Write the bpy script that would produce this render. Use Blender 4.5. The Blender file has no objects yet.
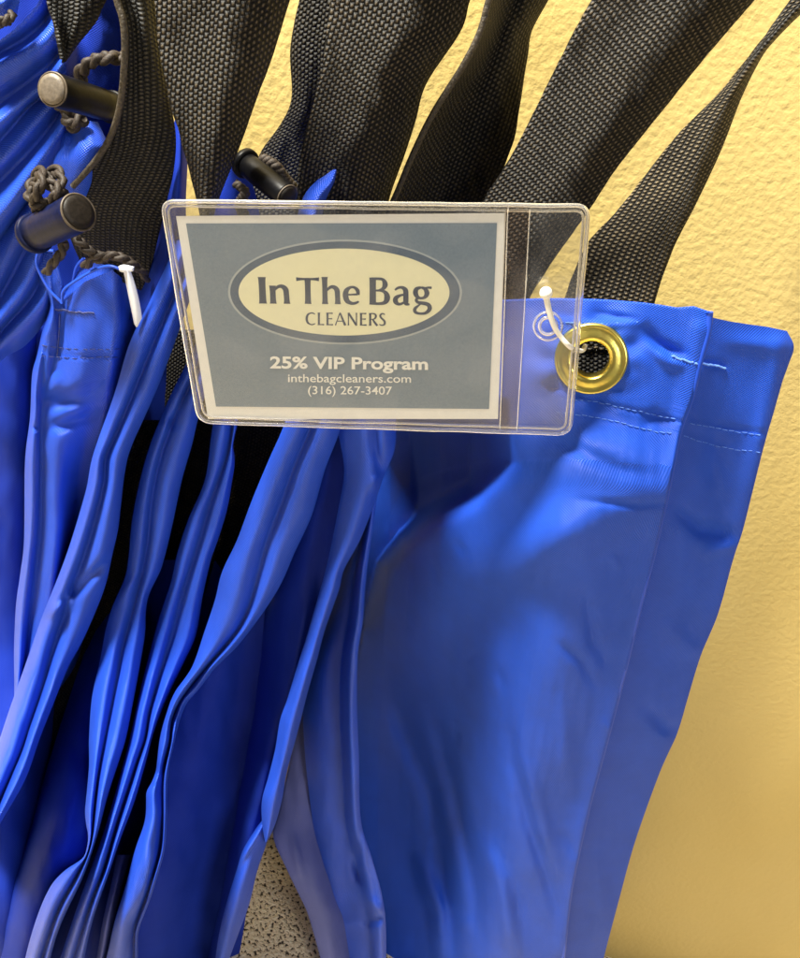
import bpy, math, random
from mathutils import Vector, noise
random.seed(7)
sc = bpy.context.scene
COL = sc.collection
# ------------------------------------------------------------------ camera frame and unprojection
F = 900.0; PIT = math.radians(32); ROL = math.radians(21)
YW = 0.40; CAMH = 0.559
fw = Vector((0, math.cos(PIT), -math.sin(PIT))); u0 = Vector((0, math.sin(PIT), math.cos(PIT))); r0 = Vector((1, 0, 0))
RT = r0*math.cos(ROL) + u0*math.sin(ROL); UP = -r0*math.sin(ROL) + u0*math.cos(ROL)
CAM = Vector((0, 0, CAMH))
def ray(u, v): return fw + RT*((u-400)/F) - UP*((v-479)/F)
def W(u, v, h):
    """traced point of a thing that stands h metres off the wall"""
    d = ray(u, v); return CAM + d*((YW-h)/d.y)
cam = bpy.data.cameras.new('camera'); co = bpy.data.objects.new('camera', cam); COL.objects.link(co)
from mathutils import Matrix
m = Matrix((( RT.x, UP.x, -fw.x, 0), (RT.y, UP.y, -fw.y, 0), (RT.z, UP.z, -fw.z, CAMH), (0, 0, 0, 1)))
co.matrix_world = m
cam.sensor_fit = 'HORIZONTAL'; cam.sensor_width = 36; cam.lens = 36*F/800; cam.clip_start = 0.01; cam.clip_end = 50
sc.camera = co

# ------------------------------------------------------------------ materials
def new_mat(name):
    mt = bpy.data.materials.new(name); mt.use_nodes = True
    nt = mt.node_tree; b = nt.nodes['Principled BSDF']
    return mt, nt, b
def N(nt, typ, **kw):
    n = nt.nodes.new(typ)
    for k, v in kw.items():
        if k.startswith('i_'):
            key = k[2:]; key = int(key) if key.isdigit() else key.replace('_', ' ')
            n.inputs[key].default_value = v
        else: setattr(n, k, v)
    return n
def mth(nt, op, a, b=None, c=None):
    n = nt.nodes.new('ShaderNodeMath'); n.operation = op
    for i, x in enumerate((a, b, c)):
        if x is None: continue
        if isinstance(x, (int, float)): n.inputs[i].default_value = x
        else: nt.links.new(x, n.inputs[i])
    return n.outputs[0]
def ramp(nt, fac, stops):
    r = nt.nodes.new('ShaderNodeValToRGB'); nt.links.new(fac, r.inputs[0])
    e = r.color_ramp.elements
    while len(e) < len(stops): e.new(0.5)
    for k, (p, c) in zip(e, stops): k.position = p; k.color = (*c, 1)
    return r.outputs[0]

def cloth_mat(name, base, rough=0.42, spec=0.5, sheen=0.25, weave=0.35, crk=0.5):
    mt, nt, b = new_mat(name); L = nt.links.new
    uv = N(nt, 'ShaderNodeUVMap').outputs[0]
    sp = N(nt, 'ShaderNodeSeparateXYZ'); L(uv, sp.inputs[0])
    geo = N(nt, 'ShaderNodeTexCoord').outputs['Object']
    # fine taffeta weave: threads 0.42 mm
    wx = mth(nt, 'SINE', mth(nt, 'MULTIPLY', sp.outputs[0], 2*math.pi/0.0011))
    wy = mth(nt, 'SINE', mth(nt, 'MULTIPLY', sp.outputs[1], 2*math.pi/0.00095))
    wv = mth(nt, 'MULTIPLY', wx, wy)
    nz = N(nt, 'ShaderNodeTexNoise', i_Scale=60.0, i_Detail=4.0, i_Roughness=0.55); L(geo, nz.inputs['Vector'])
    mp = N(nt, 'ShaderNodeMapping'); L(uv, mp.inputs[0]); mp.inputs['Scale'].default_value = (110, 22, 1)
    nz2 = N(nt, 'ShaderNodeTexNoise', i_Scale=1.0, i_Detail=3.0, i_Roughness=0.5, i_Distortion=0.6); L(mp.outputs[0], nz2.inputs['Vector'])
    col = ramp(nt, nz.outputs[0], [(0.3, tuple(c*0.93 for c in base)), (0.7, tuple(min(1, c*1.05) for c in base))])
    L(col, b.inputs['Base Color'])
    b.inputs['Roughness'].default_value = rough; b.inputs['Specular IOR Level'].default_value = spec
    b.inputs['Sheen Weight'].default_value = sheen; b.inputs['Sheen Roughness'].default_value = 0.35
    b.inputs['Sheen Tint'].default_value = (0.45, 0.6, 1, 1)
    b1 = N(nt, 'ShaderNodeBump', i_Strength=weave, i_Distance=0.00022); L(wv, b1.inputs['Height'])
    b2 = N(nt, 'ShaderNodeBump', i_Strength=crk, i_Distance=0.0010); L(nz2.outputs[0], b2.inputs['Height']); L(b1.outputs[0], b2.inputs['Normal'])
    b3 = N(nt, 'ShaderNodeBump', i_Strength=0.25, i_Distance=0.0010); L(nz.outputs[0], b3.inputs['Height']); L(b2.outputs[0], b3.inputs['Normal'])
    L(b3.outputs[0], b.inputs['Normal'])
    return mt

def webbing_mat(name, dark, lite, px=0.0019, py=0.0021):
    mt, nt, b = new_mat(name); L = nt.links.new
    uv = N(nt, 'ShaderNodeUVMap').outputs[0]
    wob = N(nt, 'ShaderNodeTexNoise', i_Scale=140.0, i_Detail=1.0); L(uv, wob.inputs['Vector'])
    sp = N(nt, 'ShaderNodeSeparateXYZ'); L(uv, sp.inputs[0])
    X = mth(nt, 'DIVIDE', sp.outputs[0], px); Y = mth(nt, 'ADD', mth(nt, 'DIVIDE', sp.outputs[1], py), mth(nt, 'MULTIPLY', wob.outputs[0], 0.8))
    par = mth(nt, 'MULTIPLY', mth(nt, 'FLOOR', X), 0.5)
    fx = mth(nt, 'ABSOLUTE', mth(nt, 'SINE', mth(nt, 'MULTIPLY', X, math.pi)))
    fy = mth(nt, 'ABSOLUTE', mth(nt, 'SINE', mth(nt, 'MULTIPLY', mth(nt, 'ADD', Y, par), math.pi)))
    hgt = mth(nt, 'MULTIPLY', mth(nt, 'POWER', fx, 0.7), mth(nt, 'POWER', fy, 0.8))
    nz = N(nt, 'ShaderNodeTexNoise', i_Scale=900.0, i_Detail=2.0); L(uv, nz.inputs['Vector'])
    yarn = mth(nt, 'ABSOLUTE', mth(nt, 'SINE', mth(nt, 'MULTIPLY', X, math.pi*3)))
    wear = N(nt, 'ShaderNodeTexNoise', i_Scale=45.0, i_Detail=3.0); L(uv, wear.inputs['Vector'])
    hgt = mth(nt, 'ADD', hgt, mth(nt, 'MULTIPLY', mth(nt, 'SUBTRACT', yarn, 0.6), 0.12))
    hgt = mth(nt, 'ADD', hgt, mth(nt, 'MULTIPLY', mth(nt, 'SUBTRACT', wear.outputs[0], 0.6), 0.55))
    h2 = mth(nt, 'ADD', hgt, mth(nt, 'MULTIPLY', nz.outputs[0], 0.25))
    col = ramp(nt, h2, [(0.30, tuple(c*0.35 for c in dark)), (0.75, dark), (1.0, lite)])
    L(col, b.inputs['Base Color']); b.inputs['Roughness'].default_value = 0.6
    b.inputs['Specular IOR Level'].default_value = 0.35
    bp = N(nt, 'ShaderNodeBump', i_Strength=1.0, i_Distance=0.0009); L(h2, bp.inputs['Height']); L(bp.outputs[0], b.inputs['Normal'])
    return mt

def plain(name, base, rough=0.5, spec=0.5, metal=0.0, nscale=0, namt=0.0, bump=0.0, vary=0.1):
    mt, nt, b = new_mat(name); L = nt.links.new
    b.inputs['Roughness'].default_value = rough; b.inputs['Metallic'].default_value = metal
    b.inputs['Specular IOR Level'].default_value = spec
    geo = N(nt, 'ShaderNodeTexCoord').outputs['Object']
    nz = N(nt, 'ShaderNodeTexNoise', i_Scale=nscale or 200.0, i_Detail=4.0); L(geo, nz.inputs['Vector'])
    col = ramp(nt, nz.outputs[0], [(0.3, tuple(c*(1-vary) for c in base)), (0.7, tuple(min(1, c*(1+vary)) for c in base))])
    L(col, b.inputs['Base Color'])
    if bump:
        bp = N(nt, 'ShaderNodeBump', i_Strength=1.0, i_Distance=bump); L(nz.outputs[0], bp.inputs['Height']); L(bp.outputs[0], b.inputs['Normal'])
    return mt

BLUE = (0.018, 0.080, 0.62)
M_cloth = cloth_mat('blue_nylon', BLUE, rough=0.36, spec=0.36, sheen=0.02, weave=0.6)
M_cloth2 = cloth_mat('blue_nylon_flat', (0.015, 0.082, 0.60), rough=0.42, spec=0.26, sheen=0.01, weave=0.6, crk=0.12)
M_shaded = cloth_mat('shaded_blue_nylon', (0.011, 0.036, 0.36), rough=0.6, spec=0.10, sheen=0.0, crk=0.15)  # darker copy of the blue nylon, shade of the recesses put into its colour
M_grey = cloth_mat('blue_nylon_thin', (0.10, 0.12, 0.36), rough=0.6, spec=0.2, sheen=0.1)
M_web = webbing_mat('black_webbing', (0.010, 0.009, 0.007), (0.07, 0.057, 0.038), px=0.0015, py=0.0018)
M_web_hi = webbing_mat('brown_black_webbing', (0.010, 0.008, 0.006), (0.115, 0.088, 0.055), px=0.0015, py=0.0019)
M_web_f = webbing_mat('fine_black_webbing', (0.010, 0.010, 0.009), (0.06, 0.052, 0.036), px=0.0019, py=0.0013)
M_web_g = webbing_mat('gold_black_webbing', (0.018, 0.014, 0.009), (0.20, 0.155, 0.09), px=0.0021, py=0.0016)
M_edge = plain('webbing_edge', (0.05, 0.04, 0.028), 0.6, nscale=900, bump=0.0006, vary=0.5)
M_cord = plain('brown_cord', (0.036, 0.027, 0.021), 0.6, 0.3, nscale=2200, bump=0.00012, vary=0.6)
M_lock = plain('black_plastic', (0.004, 0.004, 0.005), 0.40, 0.12, nscale=700, bump=0.00004, vary=0.4)
M_cap = plain('scuffed_plastic_cap', (0.12, 0.097, 0.072), 0.5, 0.5, nscale=900, bump=0.0001, vary=0.25)
M_capd = plain('dark_plastic_cap', (0.014, 0.011, 0.009), 0.5, 0.2, nscale=900, bump=0.0001, vary=0.35)
M_rimg = plain('worn_cap_rim', (0.09, 0.07, 0.05), 0.45, 0.4, nscale=600, vary=0.3)
M_brass = plain('brass', (1.0, 0.78, 0.19), 0.30, 0.5, 1.0, nscale=300, bump=0.00012, vary=0.12)
M_thread = plain('pale_blue_thread', (0.12, 0.26, 0.80), 0.6, nscale=900, vary=0.3)
M_thread_d = plain('dark_blue_thread', (0.012, 0.02, 0.12), 0.6, nscale=900, vary=0.3)
M_white = plain('white_plastic', (0.86, 0.84, 0.78), 0.3, 0.5, nscale=300, vary=0.04)
M_tape = plain('white_paper_strip', (0.74, 0.78, 0.90), 0.5, nscale=300, vary=0.06)
M_paper = plain('card_paper', (0.93, 0.93, 0.92), 0.5, nscale=400, vary=0.02)
M_cream = plain('cream_print', (0.93, 0.91, 0.64), 0.5, nscale=400, vary=0.02)
M_navy = plain('navy_ink', (0.030, 0.050, 0.105), 0.45, nscale=400, vary=0.1)
M_ring = plain('grey_blue_ink', (0.085, 0.135, 0.22), 0.45, nscale=400, vary=0.05)
M_line = plain('pale_grey_ink', (0.44, 0.50, 0.55), 0.45, nscale=400, vary=0.05)
M_wink = plain('white_ink', (0.97, 0.97, 0.94), 0.45, nscale=400, vary=0.03)
# printed blue field
M_field, nt, b = new_mat('slate_blue_print')
geo = N(nt, 'ShaderNodeTexCoord').outputs['Object']
nz = N(nt, 'ShaderNodeTexNoise', i_Scale=1400.0, i_Detail=3.0); nt.links.new(geo, nz.inputs['Vector'])
c = ramp(nt, nz.outputs[0], [(0.35, (0.185, 0.25, 0.335)), (0.65, (0.215, 0.285, 0.375))]); nt.links.new(c, b.inputs['Base Color'])
b.inputs['Roughness'].default_value = 0.4

def vinyl(name, refl, milky, tint=(0.93, 0.93, 0.92), rough=0.06, mcol=(0.7, 0.7, 0.72), bumpd=0.0006):
    mt = bpy.data.materials.new(name); mt.use_nodes = True; nt = mt.node_tree; L = nt.links.new
    for n in list(nt.nodes):
        if n.type != 'OUTPUT_MATERIAL': nt.nodes.remove(n)
    out = [n for n in nt.nodes if n.type == 'OUTPUT_MATERIAL'][0]
    tr = N(nt, 'ShaderNodeBsdfTransparent'); tr.inputs[0].default_value = (*tint, 1)
    gl = N(nt, 'ShaderNodeBsdfGlossy'); gl.inputs['Roughness'].default_value = rough
    df = N(nt, 'ShaderNodeBsdfDiffuse'); df.inputs[0].default_value = (*mcol, 1)
    geo = N(nt, 'ShaderNodeTexCoord').outputs['Object']
    nz = N(nt, 'ShaderNodeTexNoise', i_Scale=28.0, i_Detail=2.0); L(geo, nz.inputs['Vector'])
    bp = N(nt, 'ShaderNodeBump', i_Strength=1.0, i_Distance=bumpd); L(nz.outputs[0], bp.inputs['Height']); L(bp.outputs[0], gl.inputs['Normal'])
    fr = N(nt, 'ShaderNodeFresnel', i_IOR=1.45)
    hz = N(nt, 'ShaderNodeTexNoise', i_Scale=22.0, i_Detail=5.0, i_Distortion=1.5); L(geo, hz.inputs['Vector'])
    hzr = nt.nodes.new('ShaderNodeMapRange'); L(hz.outputs[0], hzr.inputs[0]); hzr.inputs[1].default_value = 0.42; hzr.inputs[2].default_value = 0.72; hzr.inputs[3].default_value = milky*0.5; hzr.inputs[4].default_value = milky*0.5+0.08
    m1 = N(nt, 'ShaderNodeMixShader'); L(hzr.outputs[0], m1.inputs[0]); L(tr.outputs[0], m1.inputs[1]); L(df.outputs[0], m1.inputs[2])
    k = mth(nt, 'MULTIPLY', fr.outputs[0], refl)
    m2 = N(nt, 'ShaderNodeMixShader'); L(k, m2.inputs[0]); L(m1.outputs[0], m2.inputs[1]); L(gl.outputs[0], m2.inputs[2])
    L(m2.outputs[0], out.inputs[0])
    return mt
M_vinyl = vinyl('clear_vinyl', 1.6, 0.025)
M_flap = vinyl('flap_vinyl_reflection', 1.3, 0.06, tint=(0.72, 0.60, 0.52), mcol=(0.50, 0.36, 0.28))  # brown tint stands in for a hand's reflection on the vinyl
M_rim, nt, b = new_mat('clear_vinyl_rim')
b.inputs['Base Color'].default_value = (0.97, 0.95, 0.93, 1); b.inputs['Transmission Weight'].default_value = 0.85
b.inputs['Roughness'].default_value = 0.12; b.inputs['IOR'].default_value = 1.40

# wall
M_wall, nt, b = new_mat('painted_plaster'); L = nt.links.new
geo = N(nt, 'ShaderNodeTexCoord').outputs['Object']
n1 = N(nt, 'ShaderNodeTexNoise', i_Scale=330.0, i_Detail=3.0, i_Roughness=0.5, i_Distortion=0.1); L(geo, n1.inputs['Vector'])
n2 = N(nt, 'ShaderNodeTexVoronoi', i_Scale=290.0); n2.feature = 'SMOOTH_F1'; L(geo, n2.inputs['Vector'])
n3 = N(nt, 'ShaderNodeTexNoise', i_Scale=7.0, i_Detail=3.0); L(geo, n3.inputs['Vector'])
hh = mth(nt, 'ADD', n1.outputs[0], mth(nt, 'MULTIPLY', n2.outputs[0], 0.35))
bp = N(nt, 'ShaderNodeBump', i_Strength=1.0, i_Distance=0.0005); L(hh, bp.inputs['Height']); L(bp.outputs[0], b.inputs['Normal'])
L(ramp(nt, n3.outputs[0], [(0.25, (0.64, 0.475, 0.150)), (0.75, (0.69, 0.53, 0.200))]), b.inputs['Base Color'])
b.inputs['Roughness'].default_value = 0.55
# carpet
M_carpet, nt, b = new_mat('flecked_carpet'); L = nt.links.new
geo = N(nt, 'ShaderNodeTexCoord').outputs['Object']
n1 = N(nt, 'ShaderNodeTexVoronoi', i_Scale=300.0, i_Randomness=1.0); L(geo, n1.inputs['Vector'])
n2 = N(nt, 'ShaderNodeTexNoise', i_Scale=430.0, i_Detail=3.0); L(geo, n2.inputs['Vector'])
L(ramp(nt, n2.outputs[0], [(0.36, (0.05, 0.038, 0.026)), (0.41, (0.30, 0.23, 0.15)), (0.45, (0.95, 0.78, 0.53)), (0.7, (1.0, 0.90, 0.70))]), b.inputs['Base Color'])
bp = N(nt, 'ShaderNodeBump', i_Strength=1.0, i_Distance=0.003); L(n2.outputs[0], bp.inputs['Height']); L(bp.outputs[0], b.inputs['Normal'])
b.inputs['Roughness'].default_value = 0.95

# ------------------------------------------------------------------ object helpers
def thing(name, label, cat, loc, group=None):
    o = bpy.data.objects.new(name, None); COL.objects.link(o); o.location = loc
    o.empty_display_size = 0.02
    o['label'] = label; o['category'] = cat
    if group: o['group'] = group
    return o
def mk(name, verts, faces, mat, parent=None, uvs=None, smooth=True, label=None, solid=0):
    me = bpy.data.meshes.new(name)
    off = Vector(parent_loc(parent)) if parent else Vector((0, 0, 0))
    me.from_pydata([tuple(Vector(v)-off) for v in verts], [], faces)
    if uvs:
        ul = me.uv_layers.new(name='UVMap')
        for li, l in enumerate(me.loops): ul.data[li].uv = uvs[l.vertex_index]
    me.materials.append(mat)
    if smooth: me.polygons.foreach_set('use_smooth', [True]*len(me.polygons))
    o = bpy.data.objects.new(name, me); COL.objects.link(o)
    if parent: o.parent = parent
    if label: o['label'] = label
    if solid:
        md = o.modifiers.new('thickness', 'SOLIDIFY'); md.thickness = solid; md.offset = 0
    me.update()
    return o
def parent_loc(p):
    l = Vector((0, 0, 0))
    while p: l = l + p.location; p = p.parent
    return l

def cr(P, t):
    """Catmull-Rom through tuples, t in [0, n-1]"""
    n = len(P)
    if n == 1: return P[0]
    i = min(int(t), n-2); f = t-i
    if n == 2: return tuple(a+(b-a)*f for a, b in zip(P[0], P[1]))
    p1, p2 = P[i], P[i+1]
    p0 = P[i-1] if i > 0 else tuple(2*a-b for a, b in zip(p1, p2))
    p3 = P[i+2] if i+2 < n else tuple(2*b-a for a, b in zip(p1, p2))
    return tuple(0.5*(2*b+(c-a)*f+(2*a-5*b+4*c-d)*f*f+(3*b-a-3*c+d)*f**3) for a, b, c, d in zip(p0, p1, p2, p3))
def resample(P, n):
    """n points evenly along the curve"""
    K = 24*(len(P)-1)
    q = [cr(P, i/K*(len(P)-1)) for i in range(K+1)]
    s = [0.0]
    for a, b in zip(q, q[1:]): s.append(s[-1]+math.dist(a[:2], b[:2])+1e-9)
    out = []; j = 0
    for i in range(n):
        t = s[-1]*i/(n-1)
        while j < K-1 and s[j+1] < t: j += 1
        f = (t-s[j])/(s[j+1]-s[j]); f = max(0, min(1, f))
        out.append(tuple(a+(b-a)*f for a, b in zip(q[j], q[j+1])))
    return out
def by_v(P, vs):
    """sample curve at given v values (for bundles whose rails share v)"""
    K = 30*(len(P)-1); q = [cr(P, i/K*(len(P)-1)) for i in range(K+1)]
    out = []
    for v in vs:
        for a, b in zip(q, q[1:]):
            if a[1] <= v <= b[1]: f = (v-a[1])/(b[1]-a[1]+1e-9); out.append((a[0]+(b[0]-a[0])*f, v)); break
        else: out.append(q[0][:2] if v < q[0][1] else q[-1][:2])
    return out
def hval(h, t):
    if isinstance(h, (int, float)): return h
    return cr([(x,) for x in h], t*(len(h)-1))[0]
def FLARE(u, v):
    a = max(0, min(1, (v-600)/330)); a = a*a*(3-2*a); b_ = max(0, min(1, (340-u)/240))
    return 0.085*a*b_
def dseg(px, py, line):
    best = 1e9; bt = 0
    for k, ((ax, ay), (bx, by)) in enumerate(zip(line, line[1:])):
        dx, dy = bx-ax, by-ay; t = max(0, min(1, ((px-ax)*dx+(py-ay)*dy)/(dx*dx+dy*dy)))
        d = math.hypot(px-ax-dx*t, py-ay-dy*t)
        if d < best:
            best = d; bt = (k+t)/(len(line)-1); side = dx*(py-ay)-dy*(px-ax)
    return best, bt, (1 if side > 0 else -1)
def build_sheet(rails, nu=8, nv=120, creases=(), wr=0.0008, seed=0, skirt=(0, 0), wscale=(22, 90), fan=False, hf=None, cut=None, valign=None, fine=0.5):
    """rails: [(pts, h, kind)], kind 's' sharp / 'r' round.  returns verts, faces, uvs, grid width"""
    if valign:
        v0, v1 = valign; vs = [v0+(v1-v0)*i/(nv-1) for i in range(nv)]
        R = [by_v(r[0], vs) for r in rails]
    else: R = [resample(r[0], nv) for r in rails]
    cols = []
    for k in range(len(rails)-1):
        a, b = rails[k][2], rails[k+1][2]
        for i in range(nu + (1 if k == len(rails)-2 else 0)):
            s = i/nu
            if a == 's' and b == 'r': w = math.sin(math.pi/2*s)**0.9
            elif a == 'r' and b == 's': w = 1-math.cos(math.pi/2*s)**0.9 if s < 1 else 1
            elif a == 'r' and b == 'r': w = 0.5-0.5*math.cos(math.pi*s)
            else: w = s
            cols.append((k, s, w))
    verts = []; uvs = []; grid = []
    for j in range(nv):
        t = j/(nv-1); row = []; prev = None; ux = 0
        line = []
        for k, s, w in cols:
            ua, va = R[k][j][:2]; ub, vb = R[k+1][j][:2]
            u = ua+(ub-ua)*s; v = va+(vb-va)*s
            h = hval(rails[k][1], t)*(1-w)+hval(rails[k+1][1], t)*w
            h += wr*(noise.noise(Vector((u/wscale[0]+seed*7.3, v/wscale[1], seed*1.7))) + fine*noise.noise(Vector((u/9+seed, v/33, 5.1))))*1.6
            for (pl, amp, wd, *rest) in creases:
                d, bt, side = dseg(u, v, pl)
                if d < wd*3.2:
                    tap = 1.0
                    if rest and rest[0] == 't': tap = math.sin(math.pi*min(max(bt, 0.0), 1.0)*0.96+0.06)
                    if len(rest) > 1 and side != rest[1]: dd = d/(wd*0.3)
                    else: dd = d/wd
                    h += 1.25*amp*tap*math.exp(-dd*dd)
            if hf: h += hf(u, v)
            h = max(h, 0.006) + FLARE(u, v)
            line.append((u, v, h))
        if skirt[0]: u, v, h = line[0]; line.insert(0, (u+1.0, v, h-skirt[0]))
        if skirt[1]: u, v, h = line[-1]; line.append((u-1.0, v, h-skirt[1]))
        pts = [W(*p) for p in line]
        for n_, p in enumerate(pts):
            if prev is not None: ux += (p-prev).length
            prev = p; row.append(len(verts)); verts.append(p)
            uvs.append([ux, 0]); 
        mid = len(pts)//2
        grid.append(row)
        # centre u
        c0 = uvs[row[mid]][0]
        for i in row: uvs[i][0] -= c0
    mid = len(grid[0])//2; acc = 0
    for j in range(1, nv):
        acc += (verts[grid[j][mid]]-verts[grid[j-1][mid]]).length
        for i in grid[j]: uvs[i][1] = acc
    faces = []
    for j in range(nv-1):
        for i in range(len(grid[0])-1):
            f = (grid[j][i], grid[j+1][i], grid[j+1][i+1], grid[j][i+1])
            if cut:
                l = [W_inv(verts[q]) for q in f]
                if cut(sum(p[0] for p in l)/4, sum(p[1] for p in l)/4): continue
            faces.append(f)
    return verts, faces, uvs
def W_inv(p):
    d = Vector(p)-CAM; z = d.dot(fw); return (400+d.dot(RT)/z*F, 479-d.dot(UP)/z*F)
class Acc:
    def __init__(s): s.v = []; s.f = []; s.u = []
    def add(s, r):
        n = len(s.v); s.v += r[0]; s.f += [tuple(i+n for i in f) for f in r[1]]
        s.u += r[2] if len(r) > 2 and r[2] else [[0, 0]]*len(r[0])
    def build(s, name, mat, parent=None, label=None, solid=0, smooth=True):
        return mk(name, s.v, s.f, mat, parent, s.u, smooth, label, solid)
def pleats(edges, htop, amp, mids=None, skirt=0.035, nv=150, wr=0.0004, seed=0, creases=(), valign=None, depth_end=None):
    """rounded cloth folds between traced edge lines"""
    rails = []
    vs = valign
    n = 60
    E = [by_v(e, [vs[0]+(vs[1]-vs[0])*i/(n-1) for i in range(n)]) for e in edges]
    for k, e in enumerate(E):
        hv = [hval(htop, i/(n-1)) for i in range(n)]
        if 0 < k < len(E)-1: rails.append((e, [h-amp for h in hv], 's'))
        else: rails.append((e, [h-amp*1.1 for h in hv], 's'))
        if k < len(E)-1:
            f = (mids[k] if mids else 0.5)
            rails.append(([(a[0]+(b[0]-a[0])*f, a[1]) for a, b in zip(e, E[k+1])], hv, 'r'))
    return build_sheet(rails, nu=7, nv=nv, wr=wr, seed=seed, creases=creases, skirt=(skirt, skirt), valign=vs)
def tube(path, r, n=10, closed=False):
    """path: list of Vector, r: radius or list"""
    P = [Vector(p) for p in path]; m_ = len(P); v = []; f = []
    up = Vector((0.3, -0.8, 0.5)).normalized(); nrm = None
    for i, p in enumerate(P):
        a = P[(i-1) % m_] if (closed or i > 0) else P[0]; b = P[(i+1) % m_] if (closed or i < m_-1) else P[-1]
        t = (b-a).normalized()
        if nrm is None: nrm = (up - t*up.dot(t)).normalized()
        nrm = (nrm - t*nrm.dot(t)).normalized(); bi = t.cross(nrm)
        rr = r[i] if isinstance(r, (list, tuple)) else r
        for k in range(n):
            an = 2*math.pi*k/n; v.append(p+(nrm*math.cos(an)+bi*math.sin(an))*rr)
    for i in range(m_ if closed else m_-1):
        for k in range(n):
            j = (i+1) % m_
            f.append((i*n+k, j*n+k, j*n+(k+1) % n, i*n+(k+1) % n))
    if not closed: f.append(tuple(range(n-1, -1, -1))); f.append(tuple((m_-1)*n+k for k in range(n)))
    return v, f
def path3(pts, n):
    return [W(*p) for p in resample(pts, n)]
def braid(pts, rad=0.0024, turns=26, strands=4, n=220):
    """a laid cord of twisted strands along a traced path"""
    P = path3(pts, n); A = Acc(); nrm = None; fr = []
    for i, p in enumerate(P):
        t = (P[min(i+1, n-1)]-P[max(i-1, 0)]).normalized()
        if nrm is None: nrm = (Vector((0.2, -0.9, 0.3))-t*Vector((0.2, -0.9, 0.3)).dot(t)).normalized()
        nrm = (nrm-t*nrm.dot(t)).normalized(); fr.append((p, nrm.copy(), t.cross(nrm)))
    for k in range(3):
        q = []
        for i, (p, a, b_) in enumerate(fr):
            an = 2*math.pi*turns*0.62*i/n + math.pi*2*k/3
            q.append(p+a*math.sin(an)*rad*0.62+b_*math.sin(2*an)*rad*0.36)
        A.add(tube(q, rad*0.50, 8))
    return A
def lathe(c, axis, prof, n=40, mat=None):
    """prof: [(along, radius)]"""
    ax = Vector(axis).normalized(); a = ax.orthogonal().normalized(); b_ = ax.cross(a); v = []; f = []
    for (x, r) in prof:
        for k in range(n):
            an = 2*math.pi*k/n; v.append(Vector(c)+ax*x+(a*math.cos(an)+b_*math.sin(an))*r)
    for i in range(len(prof)-1):
        for k in range(n): f.append((i*n+k, i*n+(k+1) % n, (i+1)*n+(k+1) % n, (i+1)*n+k))
    return v, f
def stitch(line, h, r, gap, parent, name, mat, dash=5.0):
    """short thread dashes lying on a cloth along a traced line. h: function(u, v) or number"""
    A = Acc(); q = resample(line, 400); L_ = sum(math.dist(a, b) for a, b in zip(q, q[1:]))
    s = 0; step = dash+gap
    n = int(L_/step)
    for i in range(n):
        a = q[min(399, int(400*i*step/L_))]; b = q[min(399, int(400*(i*step+dash)/L_))]
        jit = random.uniform(-0.5, 0.5)
        pa = (a[0], a[1]+jit); pb = (b[0], b[1]+jit+random.uniform(-.6, .6)); m_ = ((pa[0]+pb[0])/2, (pa[1]+pb[1])/2)
        H = h if callable(h) else (lambda u, v: h)
        A.add(tube([W(*pa, H(*pa)-0.0002), W(*m_, H(*m_)+r*0.9), W(*pb, H(*pb)-0.0002)], r, 6))
    return A.build(name, mat, parent)
def surf_h(rec, samples={}):
    """nearest-vertex height lookup over a built sheet"""
    g = {}
    for p in rec[0]:
        u, v = W_inv(p); h = YW-p.y; key = (int(u//6), int(v//6))
        if key not in g or g[key] < h: g[key] = h
    def f(u, v):
        k = (int(u//6), int(v//6))
        tot = 0; n = 0
        for a in (-1, 0, 1):
            for b_ in (-1, 0, 1):
                if (k[0]+a, k[1]+b_) in g:
                    w = math.exp(-(((k[0]+a+.5)*6-u)**2+((k[1]+b_+.5)*6-v)**2)/40); tot += g[(k[0]+a, k[1]+b_)]*w; n += w
        return tot/n if n else 0.09
    return f

# ------------------------------------------------------------------ setting: wall and floor
def quad(name, pts, mat, kind='structure', nsub=1):
    o = mk(name, pts, [(0, 1, 2, 3)], mat, smooth=False); o['kind'] = kind; return o
quad('wall', [(-1.6, YW, 0), (1.6, YW, 0), (1.6, YW, 1.7), (-1.6, YW, 1.7)], M_wall)
quad('floor', [(-1.6, -1.2, 0), (1.6, -1.2, 0), (1.6, YW, 0), (-1.6, YW, 0)], M_carpet)

GR = 'blue laundry bags hanging side by side'
def strap(name, left, right, h, mat, parent, nv=140, wr=0.0008, seed=0, sag=0.0, label=None, edge=None, nu=10, thick=0.0016):
    hl, hr = h
    mid = [((a[0]+b[0])/2, (a[1]+b[1])/2) for a, b in zip(resample(left, 30), resample(right, 30))]
    hm = [(hval(hl, i/29)+hval(hr, i/29))/2+sag for i in range(30)]
    r = build_sheet([(left, hl, 's'), (mid, hm, 'r'), (right, hr, 's')], nu=nu, nv=nv, wr=wr, seed=seed, wscale=(60, 90))
    o = mk(name, r[0], r[1], mat, parent, r[2], label=label, solid=thick)
    if edge is not None:
        for e, hh in edge:
            n = 90; q = resample(e, n)
            A = Acc(); A.add(tube([W(u, v, hval(hh, i/(n-1))+0.0006) for i, (u, v) in enumerate(q)], 0.0011, 8)); A.build('edge_binding', M_edge, o)
    return o

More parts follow.
